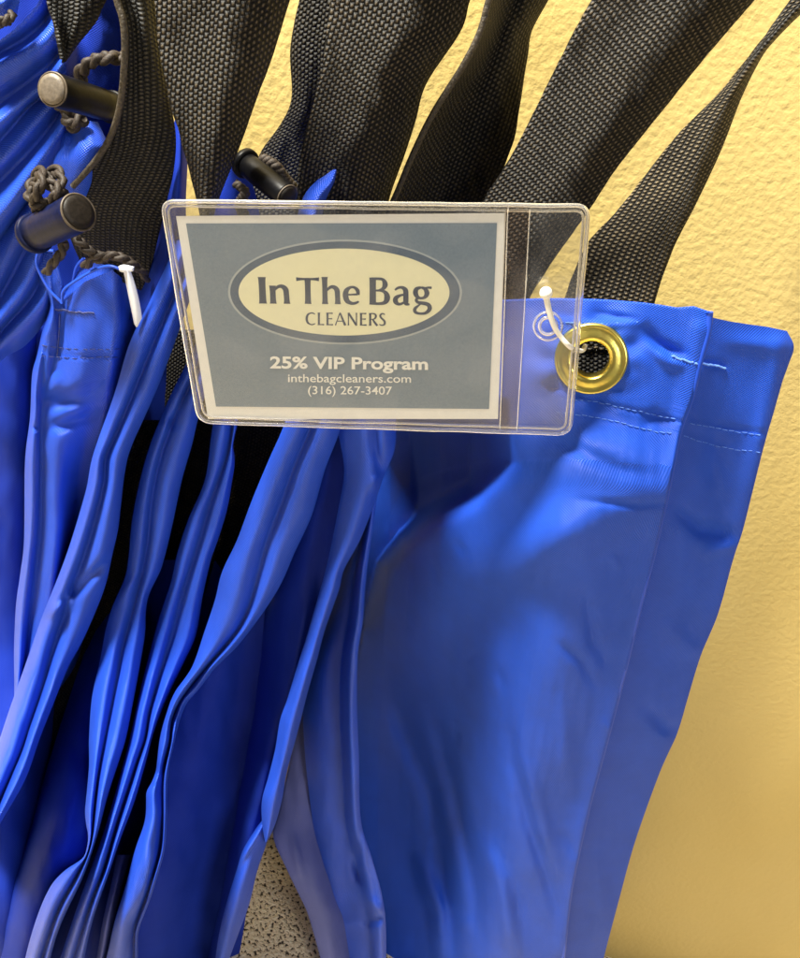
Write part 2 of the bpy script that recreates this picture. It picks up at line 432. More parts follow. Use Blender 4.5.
# ================================================================== BAG A : right, with grommet
bagA = thing('laundry_bag', 'rightmost blue nylon bag with a brass grommet in its flat top corner', 'laundry bag', W(600, 330, 0.08), GR)
A_top = [(384, 380), (400, 330), (440, 308), (500, 300), (545, 298), (600, 299), (650, 303), (686, 309), (703, 303), (711, 312)]
A_right = [(711, 312), (709, 332), (700, 365), (692, 398), (680, 432), (669, 487), (655, 550), (641, 605), (623, 680), (606, 745), (590, 805), (576, 868), (569, 910), (562, 990)]
A_left = [(360, 380), (362, 460), (358, 560), (350, 660), (346, 760), (346, 860), (350, 990)]
vsA = (300, 990)
def A_h(u, v):
    e = 0.0
    # deep hollow at upper left, cloth swelling out towards the lower middle
    def g(cu, cv, su, sv, a, rot=0):
        c, s = math.cos(rot), math.sin(rot); x = (u-cu)*c+(v-cv)*s; y = -(u-cu)*s+(v-cv)*c
        return a*math.exp(-(x/su)**2-(y/sv)**2)
    # edge of the hollow: line (505,425)-(517,465)-(470,500)-(400,540)-(365,600)
    d, bt, side = dseg(u, v, HOL)
    if side > 0: inside = d
    else: inside = -d
    k = 1/(1+math.exp(-inside/5.0))
    fade = 1/(1+math.exp((v-600)/30))
    e -= 0.062*k*fade*max(0, min(1, (v-398)/24))*min(1, max(0, (530-u)/60))  # ledge left above the hollow, hidden behind the tag, to block light
    e += g(640, 465, 95, 45, 0.004, 0.15) + g(585, 455, 60, 38, 0.003)
    e -= g(620, 420, 50, 18, 0.0018, 0.35)
    e += g(570, 535, 125, 34, 0.010, -0.42)      # raised roll that catches light
    e -= g(650, 590, 60, 60, 0.002)
    e += g(440, 590, 36, 90, 0.006, 0.5)
    rg = math.hypot(u-591, v-359); th = math.atan2(v-359, u-591)
    e += 0.0007*math.sin(th*7+0.8)*math.exp(-((rg-52)/14)**2) + 0.0005*math.sin(th*11+2)*math.exp(-((rg-44)/9)**2)
    e -= g(400, 800, 40, 140, 0.010, -0.2)
    e += g(470, 900, 22, 120, 0.003, -0.25) - g(430, 760, 16, 110, 0.0028, -0.5) - g(500, 860, 14, 90, 0.0022, -0.4)
    return e
HOL = [(500, 380), (503, 425), (515, 463), (478, 492), (440, 512), (402, 536), (378, 562), (365, 620)]
crA = [([(508, 720), (515, 765), (528, 820), (548, 880), (562, 925)], -0.0022, 7, 't'),
       ([(520, 700), (524, 760), (545, 830), (562, 880)], 0.0016, 8, 't'),
       ([(560, 690), (566, 750), (572, 800)], 0.0012, 9, 't'),
       ([(585, 590), (592, 640), (612, 672)], -0.0013, 6, 't'),
       ([(556, 640), (580, 660), (597, 690)], -0.0013, 5, 't'),
       ([(430, 700), (455, 790), (475, 880), (482, 960)], -0.005600000000000001, 9, 't'),
       ([(385, 690), (430, 790), (447, 880), (455, 970)], -0.0048000000000000004, 10, 't'),
       ([(480, 830), (500, 880), (515, 960)], 0.0044800000000000005, 10, 't'),
       ([(415, 850), (440, 910), (445, 975)], 0.0048000000000000004, 9, 't'),
       ([(640, 322), (660, 345), (690, 357)], -0.0020, 6, 't'),
       ([(640, 340), (668, 362), (688, 366)], 0.0014, 5, 't'),
       ([(592, 312), (640, 320)], -0.0009, 3, 't'),
       ([(545, 318), (600, 326), (645, 322)], 0.0010, 4, 't'),
       ([(520, 425), (560, 440), (620, 470), (668, 478)], -0.0014, 9, 't'),
       ([(640, 425), (655, 418), (672, 430)], -0.0016, 8, 't'),
       ([(545, 385), (600, 402), (660, 418), (690, 423)], -0.0005, 2.5),
       ([(575, 500), (640, 505), (700, 500)], -0.0010, 4, 't'),
       ([(700, 330), (690, 390), (660, 520), (620, 680), (580, 830), (560, 950)], 0.0010, 9)]
crA += [([(560, 829), (570, 844), (576, 859)], -0.0007, 4.8, 't'),
        ([(453, 722), (458, 734), (459, 745)], -0.0007, 3.0, 't'),
        ([(475, 648), (472, 656), (465, 663)], -0.0005, 4.2, 't'),
        ([(456, 540), (462, 549), (465, 557)], -0.0009, 3.3, 't'),
        ([(464, 662), (470, 675), (472, 688)], -0.0005, 4.9, 't'),
        ([(471, 916), (467, 924), (458, 933)], 0.0006, 4.9, 't'),
        ([(485, 669), (493, 682), (498, 694)], 0.0004, 3.7, 't'),
        ([(494, 811), (499, 823), (501, 836)], -0.0004, 5.0, 't'),
        ([(434, 832), (432, 838), (426, 844)], 0.0006, 4.2, 't'),
        ([(431, 558), (437, 572), (439, 586)], -0.0005, 3.5, 't'),
        ([(602, 720), (615, 734), (624, 748)], 0.0008, 3.2, 't'),
        ([(610, 554), (616, 562), (619, 571)], 0.0009, 3.7, 't'),
        ([(495, 663), (502, 679), (504, 695)], -0.0008, 3.6, 't'),
        ([(531, 820), (542, 837), (548, 854)], 0.0004, 4.5, 't')]
railsA = [(A_left, [0.05, 0.024, 0.014, 0.030, 0.066], 's'),
          ([(430, 308), (440, 450), (440, 600), (432, 800), (440, 990)], [0.090, 0.080, 0.052, 0.044, 0.066], 'r'),
          ([(575, 299), (572, 450), (545, 600), (512, 800), (500, 990)], [0.093, 0.104, 0.098, 0.086, 0.078], 'r'),
          (A_right, [0.092, 0.096, 0.092, 0.084, 0.076], 's')]
# top edge: clip by traced line so that the panel starts at the hem
def topA(u):
    q = A_top
    for a, b in zip(q, q[1:]):
        if a[0] <= u <= b[0]: return a[1]+(b[1]-a[1])*(u-a[0])/(b[0]-a[0])
    return q[0][1] if u < q[0][0] else q[-1][1]
def rail_from_top(P):
    u, v = P[0]; return [(u, topA(u))]+list(P[1:])
def cutA(u, v): return math.hypot(u-592, v-359) < 20
rails2 = [(rail_from_top(p), h, k) for p, h, k in railsA]
# extra rails so that the top follows the hem
def mixr(a, b, f, k='r'):
    qa = resample(a[0], 40); qb = resample(b[0], 40)
    P = [(x[0]+(y[0]-x[0])*f, x[1]+(y[1]-x[1])*f) for x, y in zip(qa, qb)]
    dv = topA(P[0][0])-P[0][1]
    P = [(x, y+dv*max(0, 1-i/8)) for i, (x, y) in enumerate(P)]
    return (P, [cr([(hval(rr_[1], i/9),) for rr_ in rails2], ri+f)[0] for i in range(10)], k)
RA = []
for ri in range(len(rails2)-1):
    for f in range(8): RA.append(mixr(rails2[ri], rails2[ri+1], f/8, 's'))
RA.append(rails2[-1])
recA = build_sheet(RA, nu=5, nv=300, creases=crA, wr=0.0013, seed=3, hf=A_h, cut=cutA, wscale=(60, 80), fine=0.12)
fp = mk('front_panel', recA[0], recA[1], M_cloth2, bagA, recA[2], solid=0.0006)
hA = surf_h(recA)
# front panel's folded right edge: a slim rounded roll
q = resample(A_right, 160)
A = Acc(); A.add(tube([W(u-1.5, v, hval([0.092, 0.096, 0.092, 0.084, 0.076], i/159)-0.0004) for i, (u, v) in enumerate(q)], 0.0013, 10)); A.build('folded_edge', M_cloth, bagA)
# rear panel
B_right = [(787, 331), (794, 346), (783, 380), (773, 415), (764, 446), (748, 510), (743, 530), (733, 560), (718, 614), (701, 655), (689, 694), (677, 734), (660, 772), (635, 842), (619, 900), (604, 957), (596, 990)]
B_left = [(690, 318), (680, 360), (660, 430), (645, 510), (620, 610), (590, 720), (560, 860), (530, 990)]
B_top = [(690, 312), (708, 318), (735, 323), (765, 326), (787, 331)]
qa = resample(B_left, 40); qb = resample(B_right, 40); RB = []
for f in (0, .2, .4, .6, .8, 1):
    P_ = [(x[0]+(y[0]-x[0])*f, x[1]+(y[1]-x[1])*f) for x, y in zip(qa, qb)]
    tv = cr(B_top, f*(len(B_top)-1))[1]; dv = tv-P_[0][1]
    P_ = [(x, y+dv*max(0, 1-i/6)) for i, (x, y) in enumerate(P_)]
    hb = 0.0885-0.016*f
    RB.append((P_, [hb, hb+0.003, hb, hb-0.008, hb-0.016], 's'))
crB = [([(700, 425), (712, 450), (716, 490)], -0.0025, 10, 't'),
       ([(690, 395), (705, 440), (730, 500)], 0.0014, 8, 't'),
       ([(672, 505), (700, 530), (742, 538)], -0.0030, 8, 't'),
       ([(700, 560), (720, 548), (738, 545)], 0.0016, 6, 't'),
       ([(660, 620), (690, 650), (708, 652)], 0.0012, 9, 't'),
       ([(640, 700), (665, 728), (680, 730)], -0.0016, 7, 't'),
       ([(695, 362), (730, 366)], -0.0009, 4, 't'),
       ([(720, 340), (760, 345), (785, 350)], 0.0010, 8, 't'),
       ([(690, 418), (730, 428), (770, 434)], -0.0005, 2.5),
       ([(595, 850), (600, 910), (590, 970)], 0.0022, 10, 't'),
       ([(780, 345), (760, 440), (720, 590), (660, 760), (610, 930)], 0.0012, 10)]
recB = build_sheet(RB, nu=8, nv=240, creases=crB, wr=0.0010, seed=9, wscale=(60, 110), skirt=(0, 0.02), fine=0.15)
mk('rear_panel', recB[0], recB[1], M_cloth2, bagA, recB[2])
hB = surf_h(recB)
# stitching on the hems
stitch([(560, 399), (600, 403), (650, 414), (682, 421)], hA, 0.00015, 1.6, bagA, 'hem_stitching', M_thread)
stitch([(556, 412), (600, 418), (650, 430), (676, 434)], hA, 0.00015, 1.6, bagA, 'hem_stitching', M_thread)
stitch([(690, 423), (730, 431), (766, 435)], hB, 0.00015, 1.6, bagA, 'hem_stitching', M_thread)
stitch([(684, 436), (720, 447), (762, 452)], hB, 0.00015, 1.6, bagA, 'hem_stitching', M_thread)
stitch([(545, 322), (600, 324), (640, 322)], hA, 0.00020, 1.0, bagA, 'hem_stitching', M_thread, dash=4)
stitch([(672, 356), (690, 362), (700, 363)], hA, 0.0004, 0.3, bagA, 'bar_tack', M_thread, dash=3)
stitch([(703, 363), (715, 366), (726, 368)], hB, 0.0004, 0.3, bagA, 'bar_tack', M_thread, dash=3)
A = Acc(); A.add(build_sheet([([(545, 312), (545, 380), (545, 430)], 0.070, 's'), ([(590, 312), (590, 380), (590, 430)], 0.080, 'r'), ([(680, 320), (670, 380), (660, 430)], 0.080, 's')], nv=60, seed=4)); A.build('hole_dark_layer', M_shaded, bagA)  # dark layer added behind the grommet hole so that it reads black
strap('hole_dark_tab', [(560, 322), (562, 360), (560, 420)], [(625, 322), (626, 360), (622, 420)], ([0.083]*3, [0.083]*3), M_web, bagA, nv=50)  # black webbing tab added to darken the grommet hole further
# grommet
GQ = [W(591+40*math.cos(a_), 359+40*math.sin(a_), hA(591+40*math.cos(a_), 359+40*math.sin(a_))) for a_ in [k*math.pi/8 for k in range(16)]]
gmid = sum(GQ, Vector((0, 0, 0)))/16
gn = sum(((GQ[k]-gmid).cross(GQ[(k+4) % 16]-gmid) for k in range(16)), Vector((0, 0, 0))).normalized()
if gn.dot(CAM-gmid) < 0: gn = -gn
gd = ray(591, 359); gmax = max((q_-gmid).dot(gn) for q_ in GQ)
gc = CAM+gd*((gmid+gn*(gmax*0.6+0.0006)-CAM).dot(gn)/gd.dot(gn))
gs = (gc-CAM).dot(fw)/F/0.97
gp = [(-0.006, 17.0), (-0.0004, 17.2), (0.0006, 18.0), (0.0011, 19.6), (0.0013, 21.5), (0.0012, 24), (0.0009, 27), (0.0007, 29.5), (0.0009, 31.5), (0.0010, 33.2), (0.0006, 34.6), (-0.0003, 35.2), (-0.0012, 34.6)]
A = Acc(); A.add(lathe(gc, gn, [(x, r*gs) for x, r in gp], 64)); A.build('grommet', M_brass, bagA)
# straps of bag A
strap('shoulder_strap', [(805, -20), (790, 0), (756, 48), (720, 92), (680, 132), (648, 172), (616, 212), (590, 240), (574, 272), (558, 320), (552, 350)],
      [(835, -20), (815, 0), (800, 12), (776, 36), (760, 56), (740, 96), (720, 148), (696, 200), (672, 248), (654, 300), (645, 350)],
      ([0.03, 0.04, 0.055, 0.07, 0.082], [0.022, 0.03, 0.045, 0.062, 0.078]), M_web_g, bagA, sag=0.004, seed=1)
strap('shoulder_strap', [(610, -25), (592, 0), (560, 60), (524, 132), (504, 168), (484, 200), (462, 245), (450, 300), (448, 380)],
      [(772, -25), (752, 0), (704, 56), (672, 96), (640, 136), (612, 172), (590, 206), (552, 260), (526, 302), (510, 340), (500, 400)],
      ([0.085, 0.085, 0.084, 0.082, 0.075], [0.070, 0.074, 0.078, 0.080, 0.072]), M_web_hi, bagA, sag=0.004, seed=2)

# ================================================================== BAG D : beside A
bagD = thing('laundry_bag', 'blue bag with narrow folds and a grey lining panel just left of the grommet bag', 'laundry bag', W(340, 640, 0.07), GR)
A = Acc()
D_l = [(335, 380), (338, 430), (344, 470), (338, 510), (328, 560), (320, 590), (307, 635), (297, 667), (287, 700), (280, 720), (275, 750), (268, 778), (262, 800), (262, 823), (265, 842)]
D_r = [(396, 380), (396, 430), (394, 452), (384, 476), (374, 505), (360, 540), (344, 570), (339, 590), (325, 630), (317, 660), (307, 695), (299, 727), (287, 772), (282, 800), (275, 825), (267, 842)]
A.add(pleats([D_l, D_r], [0.105, 0.105, 0.108, 0.112, 0.11], 0.008, mids=[0.62], skirt=0.03, valign=(385, 842), seed=11,
      creases=[([(372, 400), (375, 440), (381, 478)], -0.004, 5, 't'), ([(384, 470), (374, 482), (372, 492)], 0.0022, 4, 't'),
               ([(320, 610), (300, 665), (282, 725), (272, 790)], -0.003, 3.5, 't')]))
A.build('front_fold', M_cloth, bagD)
# lower lobe left of the carpet
A = Acc()
A.add(pleats([[(266, 815), (255, 830), (243, 850), (236, 872), (226, 905), (218, 940), (212, 990)], [(267, 838), (266, 845), (257, 872), (249, 905), (238, 935), (229, 960), (220, 990)]], [0.09, 0.095, 0.095], 0.006, valign=(820, 985), skirt=0.03, seed=12,
    creases=[([(262, 825), (247, 850), (236, 870)], 0.0025, 3, 't')]))
A.build('bottom_fold', M_cloth, bagD)
# inner fold right
A = Acc()
D2_r = [(382, 440), (376, 505), (367, 570), (363, 620), (358, 655), (357, 700), (359, 755), (361, 820), (372, 858), (385, 913), (386, 990)]
D2_l = [(360, 440), (350, 505), (330, 570), (318, 620), (308, 660), (303, 700), (305, 755), (314, 833), (322, 883), (334, 950), (345, 990)]
r = build_sheet([(D2_l, [0.04, 0.045, 0.062, 0.07, 0.085], 's'), ([(a[0]*.35+b[0]*.65, a[1]*.35+b[1]*.65) for a, b in zip(D2_l, D2_r)], [0.060, 0.066, 0.078, 0.08, 0.084], 'r'),
                 ([(a[0]*.12+b[0]*.88, a[1]*.12+b[1]*.88) for a, b in zip(D2_l, D2_r)], [0.079, 0.090, 0.099, 0.099, 0.095], 'r'), (D2_r, [0.078, 0.088, 0.096, 0.096, 0.092], 's')],
                nu=9, nv=170, wr=0.0010, seed=14, skirt=(0.0, 0.03),
                creases=[([(361, 820), (357, 868), (362, 885)], -0.003, 4, 't'), ([(356, 878), (368, 900), (384, 915)], 0.003, 5, 't'), ([(362, 840), (372, 880), (380, 920)], -0.002, 4, 't'),
                         ([(365, 925), (376, 920), (384, 915)], -0.003, 4, 't'), ([(345, 600), (340, 700), (345, 780)], -0.002, 10, 't'), ([(322, 780), (335, 880), (345, 960)], 0.0015, 8, 't')])
A.add(r); A.build('side_fold', M_cloth, bagD)
A = Acc()
Dg_l = [(300, 700), (290, 760), (279, 810), (273, 836), (287, 870), (299, 895), (308, 915), (320, 957), (328, 990)]
Dg_r = [(335, 700), (335, 760), (335, 810), (338, 845), (342, 870), (345, 895), (350, 915), (355, 957), (360, 990)]
A.add(build_sheet([(Dg_l, [0.05, 0.06, 0.08, 0.09], 's'), ([(a[0]*.6+b[0]*.4, a[1]) for a, b in zip(Dg_l, Dg_r)], [0.053, 0.064, 0.084, 0.094], 'r'), (Dg_r, [0.04, 0.05, 0.07, 0.078], 's')], nv=90, wr=0.001, seed=15, skirt=(0.02, 0),
   creases=[([(292, 830), (298, 860), (302, 880)], 0.002, 4, 't')]))
A.build('lining_panel', M_grey, bagD, label='greyish inner lining panel beside the gap to the carpet')
A = Acc()     # dim panel behind the fold, up to the tag
A.add(build_sheet([([(300, 400), (290, 500), (262, 600), (250, 700), (232, 800), (215, 900), (195, 990)], [0.050, 0.05, 0.045, 0.04, 0.04], 's'),
                   ([(340, 400), (325, 500), (303, 600), (288, 680), (262, 790), (240, 880), (214, 990)], [0.080, 0.082, 0.083, 0.083, 0.08], 'r'),
                   ([(378, 400), (355, 500), (322, 600), (300, 700), (268, 790), (258, 850), (228, 960), (220, 990)], [0.075, 0.078, 0.08, 0.08, 0.08], 's')], nv=150, wr=0.0015, seed=16,
                  creases=[([(360, 430), (345, 500), (325, 590)], 0.003, 6, 't'), ([(310, 590), (296, 660), (280, 740)], 0.002, 5, 't')]))
A.build('rear_fold', M_shaded, bagD)
S6L = [(498, -25), (489, 0), (480, 32), (463, 66), (434, 112), (414, 152), (399, 188), (388, 215), (378, 260)]
S6R = [(560, -25), (546, 0), (530, 30), (526, 55), (522, 80), (514, 136), (504, 165), (490, 215), (480, 260)]
strap('shoulder_strap', S6L, S6R, ([0.088, 0.088, 0.085, 0.08, 0.07], [0.055, 0.055, 0.06, 0.06, 0.055]), M_web, bagD, seed=5, sag=-0.006, edge=[(S6L, [0.088, 0.088, 0.085, 0.08, 0.07])])

# ================================================================== BAG C : wide central fold
bagC = thing('laundry_bag', 'blue bag with one wide smooth fold dropping from the middle of the clear tag', 'laundry bag', W(240, 600, 0.09), GR)
C_l = [(300, 380), (282, 430), (270, 457), (252, 500), (237, 540), (222, 572), (215, 600), (205, 630), (192, 667), (175, 692), (167, 712), (160, 738), (155, 775), (147, 790), (145, 820), (135, 850), (125, 888), (115, 920), (107, 955), (98, 990)]
C_m0 = [(328, 380), (310, 430), (295, 465), (282, 502), (267, 542), (257, 580), (250, 605), (240, 628), (227, 645), (212, 662), (196, 680), (180, 702), (172, 722), (168, 740), (163, 775), (160, 800), (158, 830), (152, 865), (142, 900), (130, 930), (125, 955), (118, 990)]
C_r = [(352, 380), (340, 430), (325, 470), (312, 515), (295, 552), (282, 582), (267, 607), (245, 637), (230, 654), (216, 667), (200, 688), (187, 703), (180, 720), (175, 740), (168, 775), (167, 820), (165, 848), (160, 868), (150, 900), (139, 930), (138, 955), (136, 990)]
C_m = [p for p in C_m0 if p[1] < 730]+[(p[0]-4, p[1]) for p in C_r if p[1] > 738]
A = Acc(); A.add(pleats([C_l, C_m, C_r], [0.109, 0.110, 0.112, 0.110, 0.106, 0.10], 0.0065, mids=[0.5, 0.45], skirt=0.04, nv=260, valign=(385, 985), seed=21,
   creases=[([(216, 660), (196, 684), (178, 712), (170, 740)], -0.003, 3.5, 't'), ([(173, 735), (160, 775), (158, 810)], -0.003, 3.5, 't'), ([(155, 845), (150, 880), (132, 925)], 0.003, 6, 't')]))
A.build('front_fold', M_cloth, bagC)
A = Acc()
A.add(build_sheet([([(215, 560), (190, 640), (165, 700), (150, 760), (130, 850), (110, 920), (95, 990)], 0.060, 's'),
                   ([(235, 590), (215, 670), (195, 740), (182, 800), (165, 880), (150, 940), (140, 990)], 0.066, 'r'),
                   ([(255, 600), (245, 680), (236, 760), (230, 820), (218, 890), (205, 950), (195, 990)], 0.058, 'r'),
                   ([(300, 600), (290, 680), (275, 760), (262, 820), (250, 890), (240, 950), (230, 990)], 0.056, 's')], nv=140, wr=0.0015, seed=22, wscale=(60, 140)))
A.build('back_panel', M_shaded, bagC)
S5L = [(345, -25), (331, 0), (322, 71), (308, 124), (300, 160), (296, 210), (290, 260)]
S5R = [(480, -25), (468, 0), (459, 30), (425, 82), (414, 120), (402, 157), (391, 187), (385, 210), (375, 260)]
strap('shoulder_strap', S5L, S5R, ([0.098, 0.098, 0.095, 0.09, 0.08], [0.078, 0.08, 0.08, 0.075, 0.07]), M_web_hi, bagC, seed=6, sag=0.007)
strap('dark_gap_strip', [(300, 420), (296, 460), (285, 520), (268, 580), (250, 640), (232, 700), (222, 760), (215, 830)], [(365, 420), (350, 460), (335, 520), (318, 580), (300, 640), (285, 700), (272, 760), (262, 830)],
      ([0.05, 0.045, 0.03, 0.01], [0.055, 0.045, 0.03, 0.01]), M_web, bagC, seed=7)  # black strip added behind the folds to make the gap dark

# ================================================================== BAG E
bagE = thing('laundry_bag', 'blue bag with a knotted pair of folds below the lower left part of the tag', 'laundry bag', W(200, 560, 0.08), GR)
E_l = [(222, 380), (212, 430), (205, 479), (188, 520), (177, 554), (171, 582), (160, 615), (150, 652), (140, 692), (130, 738), (125, 758), (112, 805), (100, 843), (82, 893), (65, 943), (52, 985)]
E_m = [(238, 380), (234, 420), (230, 447), (222, 472), (210, 505), (200, 540), (193, 562), (182, 597), (172, 635), (160, 675), (150, 712), (146, 738), (139, 758), (130, 785), (117, 825), (105, 868), (90, 908), (75, 955), (66, 985)]
E_r = [(244, 380), (238, 420), (233, 447), (235, 460), (232, 482), (227, 510), (218, 540), (211, 560), (203, 595), (196, 635), (185, 660), (172, 687), (160, 715), (152, 738), (147, 758), (135, 800), (120, 840), (110, 870), (95, 913), (87, 945), (80, 985)]
A = Acc(); A.add(pleats([E_l, E_m, E_r], [0.100, 0.102, 0.102, 0.104, 0.102, 0.10], 0.0065, mids=[0.5, 0.6], nv=240, skirt=0.035, valign=(385, 985), seed=31))
A.build('front_fold', M_cloth, bagE)
A = Acc(); A.add(pleats([[(118, 850), (112, 880), (103, 920), (97, 955), (92, 985)], [(132, 850), (124, 880), (114, 920), (107, 955), (100, 985)]], [0.085, 0.09, 0.09], 0.005, valign=(855, 985), seed=33, skirt=0.02))
A.build('bottom_fold', M_grey, bagE)
S4L = [(310, -25), (301, 0), (292, 49), (293, 97), (282, 124), (262, 152), (240, 200), (225, 250)]
S4R = [(350, -25), (342, 0), (334, 71), (326, 124), (320, 157), (316, 210), (310, 250)]
strap('shoulder_strap', S4L, S4R, ([0.075, 0.07, 0.06, 0.055], [0.08, 0.075, 0.065, 0.06]), M_web, bagE, seed=8)
strap('dark_gap_strip', [(225, 400), (222, 460), (212, 520), (196, 580), (180, 640), (165, 700), (150, 770)], [(300, 400), (288, 460), (262, 520), (240, 580), (222, 640), (205, 700), (190, 770)],
      ([0.055]*4, [0.062]*4), M_web, bagE, seed=9)  # added black webbing, stands in for deep shade between the folds
A = Acc()
A.add(build_sheet([([(140, 560), (118, 700), (95, 800), (60, 880), (15, 990)], 0.060, 's'), ([(160, 560), (140, 700), (115, 800), (95, 880), (75, 990)], 0.068, 'r'), ([(200, 560), (175, 700), (158, 800), (135, 880), (115, 990)], 0.060, 's')], nv=90, wr=0.0012, seed=37))
A.build('back_panel', M_shaded, bagE)
def light_block(parent, l, rr_, h, seed):  # bag top added behind the tag, mostly unseen, to block light from above
    n_ = 7; R_ = []
    for i in range(n_):
        f = i/(n_-1); R_.append(([(a[0]+(b[0]-a[0])*f, a[1]+(b[1]-a[1])*f) for a, b in zip(l, rr_)], [h-0.03+(0.006 if i % 2 else 0), h+(0.006 if i % 2 else 0), h+(0.004 if i % 2 else 0), 0.030], 'r'))
    A = Acc(); A.add(build_sheet(R_, nv=60, nu=5, wr=0.001, seed=seed)); return A.build('top_light_block', M_cloth, parent)
light_block(bagE, [(262, 232), (262, 300), (262, 370), (262, 392)], [(312, 232), (312, 300), (312, 370), (312, 392)], 0.088, 39)
light_block(bagC, [(312, 232), (312, 300), (312, 370), (312, 392)], [(372, 232), (376, 300), (378, 380), (378, 395)], 0.090, 40)
# cloth tips that peek over the tag's top edge
A = Acc()
A.add(build_sheet([([(342, 148), (325, 172), (305, 194), (295, 225), (285, 270)], [0.088, 0.092, 0.094, 0.09], 's'), ([(342, 148), (332, 180), (318, 198), (312, 230), (300, 270)], [0.088, 0.096, 0.10, 0.098], 'r'), ([(343, 150), (336, 180), (325, 205), (320, 230), (312, 270)], [0.088, 0.088, 0.088, 0.085], 's')], nv=40, nu=5, wr=0.0005, seed=35))
A.build('mouth_corner', M_cloth, bagE)
A = Acc()
A.add(build_sheet([([(229, 147), (215, 175), (207, 200), (200, 240)], [0.080, 0.08, 0.08], 's'), ([(232, 150), (228, 175), (226, 200), (224, 240)], [0.084, 0.086, 0.086], 'r'), ([(236, 152), (250, 178), (258, 205), (262, 240)], [0.080, 0.078, 0.078], 's')], nv=40, nu=5, wr=0.0008, seed=36))
A.build('mouth_corner', M_shaded, bagE)
def lock(parent, label, a, ha, b, hb, rad, capmat, bodymat, ring=True, capdome=0.0006, flange=None):
    """push button cord stop from the near end a to the far end b (pixels + heights)"""
    pa_ = W(*a, ha); pb_ = W(*b, hb); ax = (pa_-pb_); L_ = ax.length; ax.normalize()
    r_ = rad
    body = Acc(); body.add(lathe(pb_, ax, [(-0.0005, 0), (-0.0004, r_*0.80), (0.0002, r_*0.95), (L_*0.25, r_*1.0), (L_*0.8, r_*1.02), (L_-0.0012, r_*1.0), (L_-0.0006, r_*0.97), (L_-0.0005, r_*0.6)], 48))
    o = body.build('cord_lock', bodymat, parent, label=label)
    cap = Acc(); cap.add(lathe(pa_, ax, [(-0.003, r_*0.90), (0.0, r_*0.90), (0.0005, r_*0.86), (0.0006+capdome*0.3, r_*0.6), (0.0006+capdome*0.5, 0.0)], 48)); cap.build('button', capmat, o)
    if ring:
        rg = Acc(); cpt = []
        o1 = ax.orthogonal().normalized(); o2 = ax.cross(o1)
        for k in range(48): an = 2*math.pi*k/48; cpt.append(pa_-ax*0.0003+(o1*math.cos(an)+o2*math.sin(an))*r_*0.96)
        rg.add(tube(cpt, r_*0.065, 8, closed=True)); rg.build('rim', M_rimg, o)
    if flange:
        fl = Acc(); fl.add(lathe(pb_+ax*flange[0], ax, [(-0.002, 0), (-0.002, r_*flange[1]*0.9), (-0.0015, r_*flange[1]), (0.0, r_*flange[1]), (0.0005, r_*flange[1]*0.95), (0.0006, r_*0.9)], 48)); fl.build('flange', bodymat, o)
    return o
lock(bagE, 'shiny black cord lock peeking above the tag', (288, 197), 0.103, (245, 163), 0.090, 0.0042, M_capd, M_lock, flange=(0.001, 1.25))
A = braid([(262, 158, 0.088), (276, 166, 0.09), (285, 178, 0.088), (296, 192, 0.085), (300, 215, 0.08)], 0.0023, 9, 4, 90)
A.v += []; o = A.build('cord', M_cord, bagE)
A = braid([(236, 184, 0.088), (245, 192, 0.09), (240, 204, 0.09), (246, 220, 0.088)], 0.0020, 6, 4, 60); A.build('cord', M_cord, bagE)

# ================================================================== BAG F
bagF = thing('laundry_bag', 'blue bag whose twin folds fall from the left edge of the clear tag', 'laundry bag', W(160, 500, 0.08), GR)
F_l = [(212, 300), (197, 340), (186, 364), (172, 392), (162, 415), (150, 445), (140, 480), (132, 520), (129, 552), (125, 577), (113, 605), (106, 628), (100, 660), (92, 697), (89, 738), (89, 765), (87, 790), (85, 815), (88, 842), (78, 865), (62, 872), (47, 893), (35, 923), (26, 955), (20, 985)]
F_m = [(226, 300), (205, 350), (190, 385), (175, 417), (162, 452), (155, 480), (151, 505), (148, 540), (145, 560), (139, 588), (130, 622), (122, 652), (115, 690), (109, 720), (104, 745), (99, 772), (96, 795), (92, 835), (87, 855), (77, 878), (60, 908), (50, 935), (42, 960), (36, 985)]
F_r = [(240, 300), (220, 350), (200, 412), (192, 445), (182, 480), (172, 527), (166, 552), (160, 572), (150, 592), (146, 610), (145, 634), (140, 665), (132, 708), (126, 738), (120, 758), (108, 795), (98, 833), (84, 875), (65, 915), (56, 938), (50, 960), (43, 985)]
A = Acc(); A.add(pleats([F_l, F_m, F_r], [0.105, 0.106, 0.106, 0.107, 0.106, 0.104], 0.0065, mids=[0.55, 0.5], nv=260, skirt=0.04, valign=(305, 985), seed=41,
     creases=[([(176, 400), (170, 418), (172, 430)], -0.002, 4, 't'), ([(135, 575), (126, 590), (120, 605)], 0.002, 4, 't')]))
A.build('front_fold', M_cloth, bagF)
A = Acc()
A.add(build_sheet([([(120, 540), (95, 620), (62, 720), (30, 820), (-5, 900), (-30, 990)], [0.02, 0.05, 0.055, 0.055, 0.055], 's'),
                   ([(135, 540), (110, 640), (80, 740), (55, 830), (30, 910), (12, 990)], [0.02, 0.065, 0.078, 0.08, 0.08], 'r'),
                   ([(150, 540), (135, 640), (112, 740), (92, 850), (62, 910), (45, 990)], [0.02, 0.05, 0.06, 0.062, 0.062], 's')], nv=130, wr=0.0015, seed=42, wscale=(60, 150)))
A.build('back_panel', M_shaded, bagF)
S3L = [(150, -25), (155, 0), (160, 50), (170, 100), (182, 140), (192, 175), (202, 215), (206, 250)]
S3R = [(296, -25), (288, 0), (271, 55), (256, 95), (238, 145), (218, 195), (210, 222), (207, 250)]
